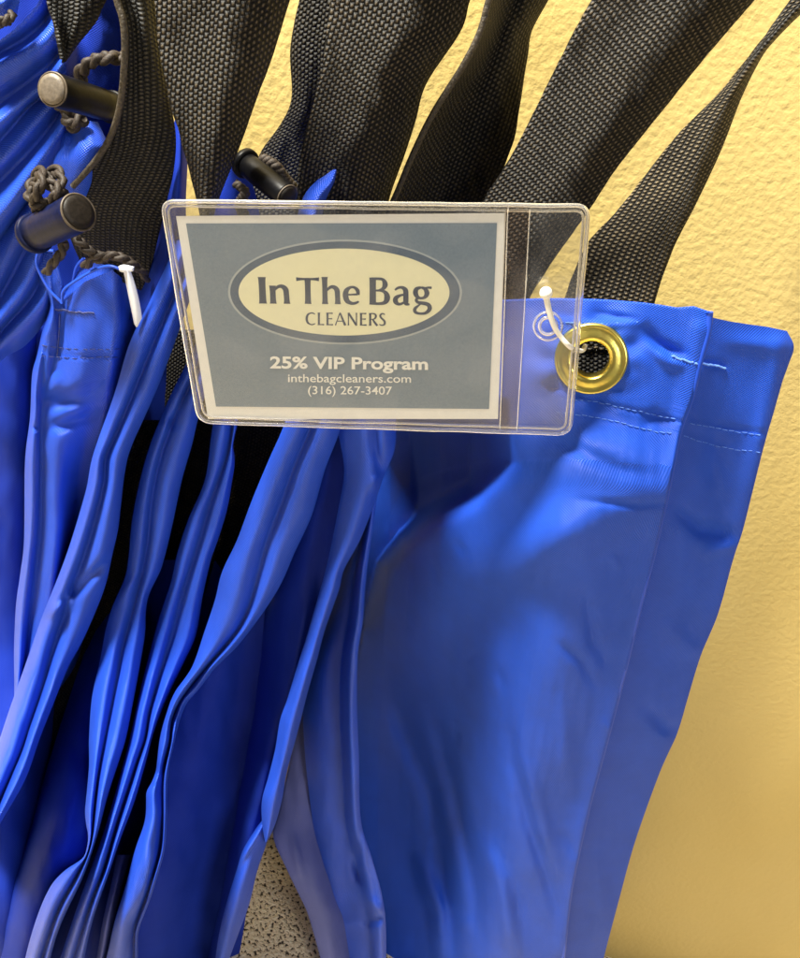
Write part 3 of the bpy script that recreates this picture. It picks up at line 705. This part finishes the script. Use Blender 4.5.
strap('shoulder_strap', S3L, S3R, ([0.112, 0.112, 0.108, 0.10], [0.095, 0.098, 0.10, 0.098]), M_web_hi, bagF, seed=10, sag=0.005)
strap('dark_gap_strip', [(170, 330), (165, 400), (150, 470), (140, 540), (125, 620), (105, 700)], [(235, 330), (228, 400), (215, 470), (205, 540), (190, 600), (175, 670)],
      ([0.052]*4, [0.058]*4), M_web, bagF, seed=12)  # black webbing put in to darken the gap beside these folds

light_block(bagF, [(196, 232), (200, 300), (205, 360), (196, 372)], [(262, 232), (262, 300), (262, 370), (262, 392)], 0.090, 38)
# ================================================================== BAG G
bagG = thing('laundry_bag', 'blue bag with a pinched pair of long folds running to the lower left corner', 'laundry bag', W(120, 480, 0.09), GR)
G_l = [(178, 235), (170, 257), (150, 300), (130, 342), (114, 395), (93, 455), (86, 490), (72, 538), (60, 572), (42, 617), (27, 660), (12, 702), (0, 738), (-12, 775), (-30, 830)]
G_m = [(198, 235), (190, 257), (172, 300), (153, 345), (136, 387), (117, 432), (106, 458), (105, 478), (100, 502), (90, 538), (80, 568), (69, 597), (65, 615), (56, 640), (42, 690), (30, 725), (22, 750), (5, 790), (-12, 830)]
G_r = [(215, 235), (205, 257), (190, 300), (174, 345), (160, 382), (147, 412), (131, 448), (125, 472), (121, 505), (118, 530), (113, 552), (104, 590), (84, 638), (68, 668), (53, 705), (40, 738), (25, 780), (0, 824), (-8, 840)]
A = Acc(); A.add(pleats([G_l, G_m, G_r], [0.108, 0.112, 0.114, 0.116, 0.114, 0.112], 0.0065, mids=[0.5, 0.45], nv=240, skirt=0.04, valign=(240, 828), seed=51,
     creases=[([(112, 556), (92, 575), (72, 598)], -0.0035, 5, 't'), ([(48, 618), (58, 608), (68, 600)], 0.002, 3.5, 't'), ([(68, 590), (70, 600), (68, 612)], 0.003, 3, 't')]))
A.build('front_fold', M_cloth, bagG)
A = Acc()
A.add(build_sheet([([(176, 112), (170, 150), (163, 200), (148, 260), (128, 320)], [0.092, 0.092, 0.09, 0.088], 's'), ([(177, 112), (180, 150), (177, 200), (168, 260), (150, 320)], [0.094, 0.100, 0.098, 0.098], 'r'),
                   ([(178, 112), (187, 150), (186, 200), (185, 260), (175, 320)], [0.090, 0.085, 0.085, 0.085], 's')], nv=60, nu=5, wr=0.0008, seed=52)); A.build('mouth_corner', M_shaded, bagG)
strap('dark_gap_strip', [(128, 330), (118, 420), (105, 500), (90, 570), (70, 650), (45, 740), (20, 830), (0, 900)], [(190, 330), (172, 420), (158, 500), (135, 570), (112, 650), (92, 740), (60, 830), (40, 900)],
      ([0.046]*4, [0.052]*4), M_web, bagG, seed=13)  # added black strip in place of the shade behind the folds

# ================================================================== BAG H : seam, notched mouth, second cord lock
bagH = thing('laundry_bag', 'blue bag with a notched stitched mouth and seam below the dark blue cord lock', 'laundry bag', W(85, 340, 0.09), GR)
H_l = [(37, 266), (40, 285), (50, 303), (42, 332), (37, 355), (32, 375), (30, 417), (25, 462), (24, 540), (20, 575), (16, 605), (14, 650), (14, 700), (10, 740)]
H_a = [(60, 302), (60, 303), (60, 305), (59, 340), (55, 358), (50, 378), (44, 400), (41, 430), (41, 490), (39, 540), (34, 580), (30, 615), (25, 665), (20, 700), (14, 740)]
H_b = [(84, 282), (84, 290), (84, 310), (82, 345), (78, 370), (70, 400), (58, 432), (55, 470), (56, 530), (52, 580), (48, 610), (42, 665), (36, 700), (30, 740)]
H_c = [(112, 270), (112, 290), (113, 320), (110, 350), (105, 380), (100, 410), (90, 450), (84, 480), (78, 540), (70, 600), (60, 660), (42, 708), (22, 740)]
H_d = [(132, 286), (134, 300), (136, 325), (132, 350), (125, 380), (120, 410), (112, 450), (104, 480), (98, 540), (88, 600), (78, 660), (52, 700), (30, 740)]
crH = [([(45, 340), (42, 380), (40, 400)], -0.001, 3), ([(48, 392), (58, 402), (80, 398), (105, 385)], -0.0035, 9, 't'), ([(46, 425), (60, 425), (90, 415), (112, 400)], -0.003, 7, 't'),
       ([(40, 350), (70, 356), (120, 358)], -0.0005, 2), ([(32, 428), (40, 428)], -0.0015, 3, 't'), ([(55, 370), (52, 395)], 0.0018, 7, 't')]
A = Acc(); A.add(build_sheet([(H_l, [0.088, 0.094, 0.094, 0.094, 0.09], 's'), ([(a[0]*.5+b[0]*.5, a[1]) for a, b in zip(resample(H_l, 20), resample(H_a, 20))], [0.096, 0.100, 0.101, 0.101, 0.10], 'r'),
    (H_a, [0.094, 0.096, 0.095, 0.095, 0.094], 's'), (H_b, [0.100, 0.101, 0.100, 0.101, 0.10], 'r'), (H_c, [0.097, 0.096, 0.080, 0.072, 0.07], 'r'), (H_d, [0.082, 0.08, 0.065, 0.05, 0.045], 's')],
    nv=200, nu=7, wr=0.0006, seed=61, creases=crH, skirt=(0.04, 0.01))); recH = (A.v, A.f, A.u); A.build('front_panel', M_cloth, bagH)
hH = surf_h(recH)
# mouth flaps: raised edges either side of the notch, with thickness
for pts_l, pts_r, hh in (([(37, 266), (39, 250), (55, 250)], [(60, 302), (62, 290), (61, 288)], 0.097), ([(84, 262), (95, 258), (118, 268)], [(62, 302), (78, 290), (96, 280)], 0.098)):
    A = Acc(); A.add(build_sheet([(pts_l, hh-0.004, 's'), (pts_r, hh, 's')], nv=20, nu=8, wr=0.0004)); A.build('mouth_flap', M_cloth, bagH, solid=0.0007)
for e, hh in (([(54, 251), (40, 251), (37, 265), (48, 288), (62, 303)], 0.1), ([(62, 303), (64, 290), (80, 278), (97, 269), (110, 266), (122, 270)], 0.1005), ([(62, 301), (62, 285), (56, 262), (54, 252)], 0.096), ([(63, 298), (72, 285), (76, 268), (84, 258)], 0.096)):
    A = Acc(); A.add(tube(path3([(u, v, hh) for u, v in e], 50), 0.00055, 8)); A.build('rolled_hem', M_cloth, bagH)
stitch([(56, 309), (75, 312), (97, 313)], hH, 0.0004, 0.2, bagH, 'bar_tack', M_thread_d, dash=3)
stitch([(60, 314), (59, 335), (57, 358)], hH, 0.00028, 0.8, bagH, 'seam_stitching', M_thread_d, dash=3)
stitch([(42, 345), (70, 349), (122, 349)], hH, 0.00016, 2.0, bagH, 'hem_stitching', M_thread_d, dash=6)
stitch([(40, 356), (70, 358), (120, 357)], hH, 0.00016, 2.0, bagH, 'hem_stitching', M_thread_d, dash=6)
# its webbing strap : curved, close to the camera
S2L = [(112, -25), (117, 0), (123, 20), (125, 45), (124, 70), (121, 100), (115, 125), (106, 145), (92, 165), (73, 186), (66, 205), (70, 232), (82, 262)]
S2R = [(152, -25), (155, 0), (160, 50), (168, 100), (174, 135), (173, 165), (168, 195), (160, 230), (152, 262), (143, 290)]
strap('shoulder_strap', S2L, S2R, ([0.118, 0.118, 0.112, 0.100, 0.092], [0.104, 0.103, 0.102, 0.098, 0.09]), M_web_f, bagH, seed=14, sag=0.002, edge=[(S2L[:10], [0.118, 0.118, 0.112, 0.105])], nv=180)
lock(bagH, 'dark blue and black cord lock hanging over the notched mouth', (79, 212), 0.130, (36, 233), 0.118, 0.0061, M_capd, plain('dark_blue_plastic', (0.004, 0.007, 0.035), 0.42, 0.12, nscale=700, bump=0.00005, vary=0.3), flange=(0.0, 1.12))
A = Acc()
for kpts in ([(62, 210, 0.115), (50, 203, 0.122), (38, 205, 0.124), (30, 195, 0.12), (34, 183, 0.117), (46, 182, 0.121), (58, 190, 0.123), (66, 198, 0.117)],
             [(38, 210, 0.117), (36, 196, 0.126), (42, 182, 0.125), (40, 172, 0.118), (36, 178, 0.115)],
             [(52, 208, 0.117), (56, 196, 0.127), (62, 182, 0.123), (58, 172, 0.118), (52, 174, 0.115), (50, 186, 0.12)],
             [(64, 240, 0.112), (62, 252, 0.112), (54, 262, 0.112), (47, 272, 0.108)],
             [(76, 238, 0.108), (88, 250, 0.108), (100, 256, 0.107), (116, 256, 0.106), (130, 262, 0.104), (142, 272, 0.101), (146, 278, 0.098)],
             [(86, 266, 0.102), (94, 258, 0.106), (106, 260, 0.106)]):
    L_ = sum(math.dist(a[:2], b[:2]) for a, b in zip(kpts, kpts[1:]))
    bb = braid(kpts, 0.0021, L_/20, 4, int(L_*1.6)); A.add((bb.v, bb.f))
A.build('knotted_cord', M_cord, bagH)
# pale strip tie hanging from the cord is a thing of its own
tie = thing('plastic_tie', 'thin white plastic strip hanging from the dark cord', 'tie', W(125, 268, 0.108))
A = Acc(); A.add(build_sheet([([(124, 269), (127, 285), (131, 305), (135, 324)], 0.109, 's'), ([(127, 268), (131, 285), (136, 306), (137, 327)], 0.111, 's'), ([(129, 268), (135, 284), (140, 305), (142, 318)], 0.110, 's')], nv=30, nu=3, wr=0.0)); A.build('strip', M_tape, tie, solid=0.0006)
A = Acc(); A.add(build_sheet([([(119, 266), (124, 265), (134, 267)], 0.1105, 's'), ([(120, 271), (125, 272), (133, 271)], 0.1105, 's')], nv=12, nu=3, wr=0)); A.build('head', M_tape, tie, solid=0.001)

# ================================================================== BAG I : upper left fan
bagI = thing('laundry_bag', 'blue bag fanning out at the upper left behind the taupe capped cord lock', 'laundry bag', W(40, 120, 0.09), GR)
fan = [([(48, -20), (40, 0), (22, 22), (0, 40), (-30, 58)], 0.098),
       ([(56, -10), (48, 16), (28, 36), (0, 52), (-30, 68)], 0.088),
       ([(60, 20), (50, 36), (28, 54), (0, 68), (-30, 84)], 0.100),
       ([(62, 50), (48, 66), (26, 84), (0, 102), (-30, 120)], 0.088),
       ([(64, 62), (50, 80), (28, 98), (0, 122), (-30, 142)], 0.103),
       ([(66, 70), (52, 88), (30, 106), (0, 140), (-30, 165)], 0.090),
       ([(68, 84), (54, 100), (30, 128), (0, 162), (-30, 190)], 0.099),
       ([(70, 96), (56, 118), (34, 146), (0, 180), (-30, 208)], 0.088),
       ([(72, 110), (60, 132), (36, 166), (4, 210), (-30, 245)], 0.103),
       ([(74, 125), (64, 145), (42, 186), (10, 232), (-30, 285)], 0.085)]
A = Acc(); A.add(build_sheet([(p, h, 's' if h < 0.095 else 'r') for p, h in fan], nv=110, nu=7, wr=0.0006, seed=71, wscale=(50, 50), fine=0.2)); A.build('body', M_cloth, bagI)
A = Acc()
A.add(build_sheet([([(80, -30), (62, 56), (52, 82), (45, 120)], 0.084, 's'), ([(105, -30), (92, 30), (76, 80), (70, 140)], 0.090, 'r'), ([(145, -30), (132, 50), (130, 100), (120, 150)], 0.082, 's')], nv=60, nu=8, wr=0.0015, seed=72)); A.build('mouth', M_shaded, bagI)
A = Acc()
A.add(build_sheet([([(62, 124), (60, 145), (52, 165), (56, 200)], [0.096, 0.1, 0.1, 0.098], 's'), ([(84, 120), (82, 140), (78, 160), (76, 200)], [0.100, 0.108, 0.108, 0.104], 'r'), ([(98, 122), (106, 140), (108, 155), (90, 200)], [0.096, 0.10, 0.1, 0.098], 's')], nv=50, nu=8, wr=0.001, seed=73,
   creases=[([(70, 120), (72, 140), (66, 160)], -0.003, 4, 't')])); A.build('mouth_corner', M_cloth, bagI)
S1L = [(40, -25), (46, 0), (54, 22), (62, 57), (62, 60)]
S1R = [(122, -25), (105, 0), (95, 20), (76, 43), (64, 60)]
strap('shoulder_strap', S1L, S1R, ([0.105]*3, [0.098]*3), M_web_f, bagI, seed=15)
lock(bagI, 'black cord lock with a round taupe end cap', (52, 89), 0.130, (112, 107), 0.098, 0.0050, M_cap, M_lock, flange=(0.0, 1.1))
A = Acc()
for kpts in ([(80, 82, 0.100), (83, 68, 0.106), (96, 60, 0.107), (110, 58, 0.106), (126, 58, 0.10)], [(66, 118, 0.104), (72, 126, 0.106), (84, 118, 0.104)], [(58, 104, 0.100), (66, 112, 0.104), (72, 122, 0.103)]):
    L_ = sum(math.dist(a[:2], b[:2]) for a, b in zip(kpts, kpts[1:]))
    bb = braid(kpts, 0.0024, L_/20, 4, int(L_*1.6)); A.add((bb.v, bb.f))
A.build('cord', M_cord, bagI)
# ================================================================== BAG J : far left lower
bagJ = thing('laundry_bag', 'blue bag at the left photo edge, its folds passing under the dark blue cord lock', 'laundry bag', W(15, 320, 0.08), GR)
fan = [([(40, 178), (30, 192), (12, 212), (0, 228), (-30, 262)], 0.082),
       ([(40, 192), (34, 205), (16, 235), (0, 270), (-30, 320)], 0.097),
       ([(38, 220), (30, 240), (18, 264), (0, 298), (-30, 350)], 0.086),
       ([(42, 250), (34, 268), (22, 292), (0, 320), (-30, 360)], 0.097),
       ([(44, 262), (38, 285), (24, 306), (0, 333), (-30, 370)], 0.086),
       ([(50, 275), (44, 300), (26, 320), (0, 346), (-30, 385)], 0.095),
       ([(54, 295), (46, 320), (26, 345), (0, 362), (-30, 400)], 0.080)]
A = Acc(); A.add(build_sheet([(p, h, 's' if h < 0.09 else 'r') for p, h in fan], nv=90, nu=7, wr=0.0006, seed=81, wscale=(50, 50), fine=0.2)); A.build('upper_folds', M_cloth, bagJ)
A = Acc(); A.add(build_sheet([([(-30, 330), (-30, 560), (-30, 800), (-30, 990)], 0.070, 's'), ([(8, 330), (4, 560), (0, 800), (-5, 990)], 0.074, 'r'), ([(60, 310), (60, 560), (60, 700), (40, 990)], 0.040, 's')], nv=90, nu=8, wr=0.002, seed=82, wscale=(60, 160))); A.build('lower_panel', M_shaded, bagJ)
A = Acc(); A.add(build_sheet([([(-40, -40), (-40, 100), (-40, 260), (-40, 420)], 0.055, 's'), ([(70, -40), (70, 100), (70, 260), (70, 420)], 0.062, 'r'), ([(150, -40), (158, 100), (166, 200), (176, 420)], 0.050, 's')], nv=60, nu=10, wr=0.002, seed=83)); A.build('rear_panel', M_shaded, bagJ)
# ================================================================== BAG K : top left corner
bagK = thing('laundry_bag', 'small rolled corner of a blue bag in the top left corner of the photo', 'laundry bag', W(5, 15, 0.10), GR)
A = Acc(); A.add(build_sheet([([(-30, -10), (0, -4), (10, -20)], 0.10, 's'), ([(-30, 0), (2, 2), (14, -14)], 0.113, 'r'), ([(-30, 30), (8, 12), (20, 0)], 0.11, 'r'), ([(-30, 45), (0, 30), (17, 14)], 0.10, 's')], nv=30, nu=7, wr=0.001, seed=91)); A.build('rolled_corner', M_cloth, bagK)
bb = braid([(-10, 28, 0.112), (0, 22, 0.115), (8, 20, 0.115), (12, 14, 0.112)], 0.0018, 3, 4, 40); bb.build('cord', M_cord, bagK)

# ------------------------------------------------------------------ the tag
def tplane():
    pts = [((163, 205), 0.288), ((588, 207), 0.279), ((200, 422), 0.329)]
    return [CAM+ray(*p)*z for p, z in pts]
_a, _b, _c = tplane(); TN = (_b-_a).cross(_c-_a).normalized()
if TN.dot(CAM-_a) < 0: TN = -TN
def T(u, v, off=0.0):
    d = ray(u, v); o_ = _a+TN*off; return CAM+d*((o_-CAM).dot(TN)/d.dot(TN))
tag = thing('tag_holder', 'clear vinyl tag holder with a rounded rim hanging in front of the bags', 'tag holder', T(375, 205))
def rrect(c, rad, n=8, sub=40):
    """rounded quad outline, traced corners TL TR BR BL"""
    out = []
    for i in range(4):
        p = Vector(c[i]); a = Vector(c[i-1]); b_ = Vector(c[(i+1) % 4])
        da = (a-p).normalized()*rad; db = (b_-p).normalized()*rad
        for k in range(n+1):
            t = k/n; out.append(tuple((p+da)*(1-t)**2+p*2*t*(1-t)+(p+db)*t*t))
    return out
def densify(o_, step=8):
    q = []
    for a, b_ in zip(o_, o_[1:]+o_[:1]):
        k = max(1, int(math.dist(a, b_)/step))
        for i in range(k): q.append((a[0]+(b_[0]-a[0])*i/k, a[1]+(b_[1]-a[1])*i/k))
    return q
def wave(o_, amp, seed): return [(u+amp*noise.noise(Vector((u/40, v/40, seed))), v+amp*noise.noise(Vector((u/40, v/40, seed+9)))) for u, v in o_]
outer = [(162, 201), (589, 206), (570, 434), (199, 422)]
def ringtube(c, rad, off, r, wv, name, seed):
    A = Acc(); A.add(tube([T(u, v, off) for u, v in wave(densify(rrect(c, rad)), wv, seed)], r, 8, closed=True)); return A.build(name, M_rim, tag)
ringtube(outer, 13, 0.0, 0.00075, 0.7, 'rim', 1)
ringtube([(167, 206), (584, 211), (566, 429), (204, 417)], 9, 0.0001, 0.00045, 0.8, 'weld_seam', 2)
def fan_face(outline, off, mat, name, parent, th=0):
    q = outline; cu = sum(p[0] for p in q)/len(q); cv = sum(p[1] for p in q)/len(q)
    V = [T(cu, cv, off)]+[T(u, v, off) for u, v in q]
    Fc = [(0, i+1, (i+1) % len(q)+1) for i in range(len(q))]
    return mk(name, V, Fc, mat, parent, smooth=False)
fan_face(rrect([(163, 202), (588, 207), (569, 433), (200, 421)], 13), 0.0007, M_vinyl, 'front_sheet', tag)
fan_face(rrect([(163, 202), (588, 207), (569, 433), (200, 421)], 13), -0.0010, M_vinyl, 'back_sheet', tag)
# flap right of the card with a brown reflection tinted in, two faint vertical weld lines
fan_face([(506, 209), (530, 210), (516, 430), (499, 429)], 0.0003, M_flap, 'flap', tag)
for e in ([(508, 208), (505, 300), (500, 429)], [(530, 210), (524, 320), (517, 431)]):
    A = Acc(); A.add(tube([T(u, v, 0.0009) for u, v in resample(e, 30)], 0.00022, 6)); A.build('weld_seam', M_rim, tag)
# punched eyelet hole in the holder
A = Acc(); n = 40
A.add(tube([T(548+14*math.cos(2*math.pi*k/n), 326+14*math.sin(2*math.pi*k/n), 0.0010) for k in range(n)], 0.0004, 8, closed=True))
A.add(tube([T(548+8.5*math.cos(2*math.pi*k/n), 326+8.5*math.sin(2*math.pi*k/n), 0.0012) for k in range(n)], 0.0006, 8, closed=True))
A.build('eyelet', M_rim, tag)
# card inside the pocket: its own thing
card = thing('printed_card', 'white bordered slate blue card for In The Bag Cleaners inside the clear holder', 'card', T(340, 320))
CQ = [(176, 216), (506, 213), (498, 419), (208, 419)]
fan_face(CQ, -0.0003, M_paper, 'card_sheet', card)
FQ = [(186, 223.5), (497, 223), (489, 409), (216, 406.5)]
fan_face(FQ, -0.00015, M_field, 'blue_field', card)
def ell(cu, cv, a, b_, n=96, tl=0): return [(cu+a*math.cos(2*math.pi*k/n), cv+b_*math.sin(2*math.pi*k/n)+tl*math.cos(2*math.pi*k/n)*a) for k in range(n)]
fan_face(ell(345, 292, 117, 52.5, tl=0.004), -0.00010, M_line, 'logo_outline', card)
fan_face(ell(345, 292, 114.8, 50.6, tl=0.004), -0.00005, M_ring, 'logo_ring', card)
fan_face(ell(344, 292, 105.5, 43.5, tl=0.004), 0.0, M_cream, 'logo_oval', card)
# lettering drawn stroke by stroke: (points with half-width), units = cap height 1
INK = [0.00004]
def stroke(pts, n=18):
    """pts: [(x, y, w)] smooth stroke outline strip"""
    P_ = [cr(pts, i/(n-1)*(len(pts)-1)) for i in range(n)]; Lf = []; Rt = []
    for i, p in enumerate(P_):
        a = P_[max(0, i-1)]; b_ = P_[min(n-1, i+1)]; dx, dy = b_[0]-a[0], b_[1]-a[1]; l = math.hypot(dx, dy) or 1
        Lf.append((p[0]-dy/l*p[2], p[1]+dx/l*p[2])); Rt.append((p[0]+dy/l*p[2], p[1]-dx/l*p[2]))
    return Lf, Rt
def st(x, y0, y1, w=.085, fl=.022): return [(x, y0, w+fl), (x, y0+(y1-y0)*.12, w+fl*.25), (x, (y0+y1)/2, w), (x, y1-(y1-y0)*.12, w+fl*.25), (x, y1, w+fl)]
def hb(x0, x1, y, w=.045, fl=.02): return [(x0, y, w+fl*.3), ((x0+x1)/2, y, w), (x1, y, w+fl)]
G = {
 'I': (.30, [st(.15, 0, 1, .10)]),
 'n': (.66, [st(.13, 0, .68, .085), [(.17, .48, .02), (.30, .64, .055), (.43, .65, .075), (.52, .54, .085), (.535, .35, .082), (.54, .12, .083), (.54, 0, .10)]]),
 'T': (.78, [st(.39, 0, .96, .09), [(.02, .95, .075), (.2, .955, .045), (.39, .955, .045), (.58, .955, .045), (.76, .95, .075)]]),
 'h': (.66, [st(.13, 0, 1.04, .082), [(.17, .48, .02), (.30, .64, .055), (.43, .65, .075), (.52, .54, .085), (.535, .35, .082), (.54, .12, .083), (.54, 0, .10)]]),
 'e': (.60, [[(.11, .36, .035), (.30, .37, .033), (.50, .385, .04)], [(.515, .36, .05), (.50, .53, .065), (.40, .645, .05), (.27, .65, .05), (.14, .53, .08), (.105, .33, .09), (.16, .12, .085), (.30, .035, .06), (.42, .045, .05), (.53, .11, .03)]]),
 'B': (.72, [st(.15, 0, 1, .10, .01), [(.1, .955, .05), (.30, .96, .05), (.47, .93, .055), (.54, .76, .085), (.48, .60, .06), (.34, .53, .04), (.2, .525, .035)], [(.2, .52, .03), (.42, .52, .045), (.56, .44, .07), (.605, .27, .095), (.55, .10, .075), (.38, .04, .05), (.1, .045, .05)]]),
 'a': (.60, [[(.10, .55, .03), (.20, .635, .045), (.33, .65, .055), (.43, .56, .08), (.445, .38, .082), (.445, .15, .082), (.46, .05, .07), (.56, .02, .03)], [(.43, .385, .03), (.28, .36, .045), (.14, .27, .07), (.115, .14, .08), (.19, .04, .06), (.31, .05, .045), (.44, .15, .03)]]),
 'g': (.64, [[(.30, .67, .04), (.15, .60, .07), (.12, .44, .08), (.19, .30, .06), (.30, .265, .045), (.42, .31, .06), (.48, .45, .08), (.43, .60, .065), (.30, .67, .04)], [(.40, .64, .03), (.52, .66, .04), (.63, .655, .045)],
      [(.22, .29, .035), (.14, .20, .05), (.20, .11, .055), (.36, .08, .065), (.52, .03, .07), (.57, -.12, .07), (.46, -.27, .055), (.28, -.31, .045), (.12, -.26, .055), (.10, -.13, .055), (.22, .00, .03), (.30, .06, .02)]]),
 'C': (.80, [[(.72, .86, .035), (.58, .95, .05), (.42, .955, .05), (.20, .82, .075), (.12, .50, .085), (.20, .19, .075), (.42, .045, .05), (.60, .05, .045), (.73, .13, .03)]]),
 'L': (.56, [st(.14, 0, 1, .075), hb(.1, .52, .045, .042)]),
 'E': (.60, [st(.14, 0, 1, .075), hb(.1, .54, .045, .042), hb(.1, .52, .955, .042), hb(.1, .48, .52, .038)]),
 'A': (.80, [[(.38, 1.0, .045), (.22, .5, .035), (.05, 0, .045)], [(.38, 1.0, .06), (.57, .5, .075), (.76, 0, .09)], hb(.18, .60, .33, .036, 0)]),
 'N': (.84, [st(.13, 0, 1, .04), st(.71, 0, 1, .04), [(.13, 1.0, .075), (.42, .5, .075), (.71, 0, .075)]]),
 'R': (.68, [st(.14, 0, 1, .075), [(.1, .955, .04), (.32, .96, .045), (.50, .90, .06), (.55, .74, .075), (.48, .57, .055), (.32, .51, .035), (.16, .51, .035)], [(.30, .53, .05), (.46, .26, .075), (.66, 0, .085)]]),
 'S': (.54, [[(.46, .88, .035), (.34, .96, .05), (.20, .93, .06), (.12, .77, .075), (.22, .60, .07), (.36, .46, .075), (.45, .30, .08), (.42, .11, .07), (.27, .035, .05), (.14, .06, .045), (.06, .13, .03)]]),
}
def letters(text, x0, x1, base0, base1, cap, name, mat, space=.30, track=.03, lean=0.0):
    """lay text between px x0..x1; baseline from base0 to base1, cap height px"""
    A = Acc(); tot = sum((G[c][0]+track) if c != ' ' else space for c in text)-track
    sx = (x1-x0)/tot; x = 0
    for ch in text:
        if ch == ' ': x += space; continue
        for s_ in G[ch][1]:
            L_, R_ = stroke(s_, 26 if len(s_) > 5 else 12); INK[0] += 0.0000012
            n0 = []; V = []
            for (a, b_) in zip(L_, R_):
                for q_ in (a, b_):
                    gx_ = x+q_[0]; f_ = gx_/tot
                    V.append(T(x0+gx_*sx+lean*q_[1]*cap, base0+(base1-base0)*f_-q_[1]*cap, INK[0]))
            A.add((V, [(2*i, 2*i+1, 2*i+3, 2*i+2) for i in range(len(L_)-1)]))
        x += G[ch][0]+track
    return A.build(name, mat, card, smooth=False)
letters('In', 258, 291, 303.5, 303.8, 26.5, 'logo_lettering', M_navy, lean=-0.05)
letters('The', 296, 361, 303.8, 304.3, 26.0, 'logo_lettering', M_navy, lean=-0.02)
letters('Bag', 368, 432, 304.5, 305.5, 27.0, 'logo_lettering', M_navy)
letters('CLEANERS', 305, 386, 325.0, 325.8, 12.6, 'logo_lettering', M_navy, track=.06)
def font_text(txt, x0, x1, base0, base1, cap, name, mat, bold=0.0, off=0.0001):
    cu = bpy.data.curves.new(name, 'FONT'); cu.body = txt; cu.size = 1.0; cu.offset = bold; cu.resolution_u = 4
    ob = bpy.data.objects.new(name+'_tmp', cu); COL.objects.link(ob)
    dg = bpy.context.evaluated_depsgraph_get(); me = bpy.data.meshes.new_from_object(ob.evaluated_get(dg))
    xs = [v.co.x for v in me.vertices]; mn, mx = min(xs), max(xs)
    capu = 0.729
    V = []
    for v in me.vertices:
        f_ = (v.co.x-mn)/(mx-mn); V.append(T(x0+(x1-x0)*f_, base0+(base1-base0)*f_-v.co.y/capu*cap, off))
    fs = [tuple(p.vertices) for p in me.polygons]
    COL.objects.unlink(ob); bpy.data.objects.remove(ob); bpy.data.meshes.remove(me)
    return mk(name, V, fs, mat, card, smooth=False)
font_text('25% VIP Program', 270, 428, 368.0, 369.5, 12.0, 'lettering', M_wink, bold=0.028)
font_text('inthebagcleaners.com', 288, 411, 382.0, 382.6, 8.4, 'lettering', M_wink, bold=0.007)
font_text('(316) 267-3407', 308, 392, 394.0, 394.6, 8.4, 'lettering', M_wink, bold=0.007)
# white plastic fastener loop
fas = thing('tag_fastener', 'thin white plastic loop with a ball end tying the clear tag to the brass grommet', 'fastener', T(547, 294, 0.002))
A = Acc(); pth = [T(546, 296, .004), T(549, 310, .0042), T(554, 326, .0038), T(561, 337, .0032), T(569, 346, .0028)]
tail = [W(577, 350.5, hA(570, 330)+0.0055), W(583, 350, hA(570, 330)+0.001), W(585, 346, hA(570, 330)-0.006)]
pp = [tuple(p) for p in pth+tail]; q = [Vector(cr(pp, i/39*(len(pp)-1))) for i in range(40)]
A.add(tube(q, [0.00105-0.0002*min(1, i/15) for i in range(40)], 12)); A.build('loop', M_white, fas)
A = Acc(); bc = T(546, 293, .004); k = 14
pr = [(-math.cos(math.pi*i/k)*0.0021, math.sin(math.pi*i/k)*0.0021) for i in range(k+1)]; A.add(lathe(bc, TN, pr, 24)); A.build('ball_end', M_white, fas)

# ------------------------------------------------------------------ light: warm room lamp and an added fill
def area(name, loc, target, size, power, col, sy=None):
    l = bpy.data.lights.new(name, 'AREA'); l.shape = 'RECTANGLE'; l.size = size; l.size_y = sy or size; l.energy = power; l.color = col
    o = bpy.data.objects.new(name, l); COL.objects.link(o); o.location = loc
    d = Vector(target)-Vector(loc); o.rotation_euler = d.to_track_quat('-Z', 'Y').to_euler(); return o
tgt = W(450, 420, 0.05)
area('ceiling_lamp', tgt-RT*0.38+UP*0.82-fw*0.70, tgt, 0.20, 45, (1, 0.95, 0.83))
area('fill_light', (0.85, -1.05, 1.15), tgt, 0.45, 10, (1, 0.96, 0.90))  # fill added from the front right to brighten wall and rear panel
w = bpy.data.worlds.new('World'); sc.world = w; w.use_nodes = True
w.node_tree.nodes['Background'].inputs[0].default_value = (0.75, 0.72, 0.70, 1); w.node_tree.nodes['Background'].inputs[1].default_value = 0.10
sc.view_settings.view_transform = 'Standard'; sc.view_settings.look = 'None'; sc.view_settings.exposure = 0.15; sc.view_settings.gamma = 1
sc.render.engine = 'CYCLES'
sc.cycles.max_bounces = 8; sc.cycles.diffuse_bounces = 2; sc.cycles.transparent_max_bounces = 12
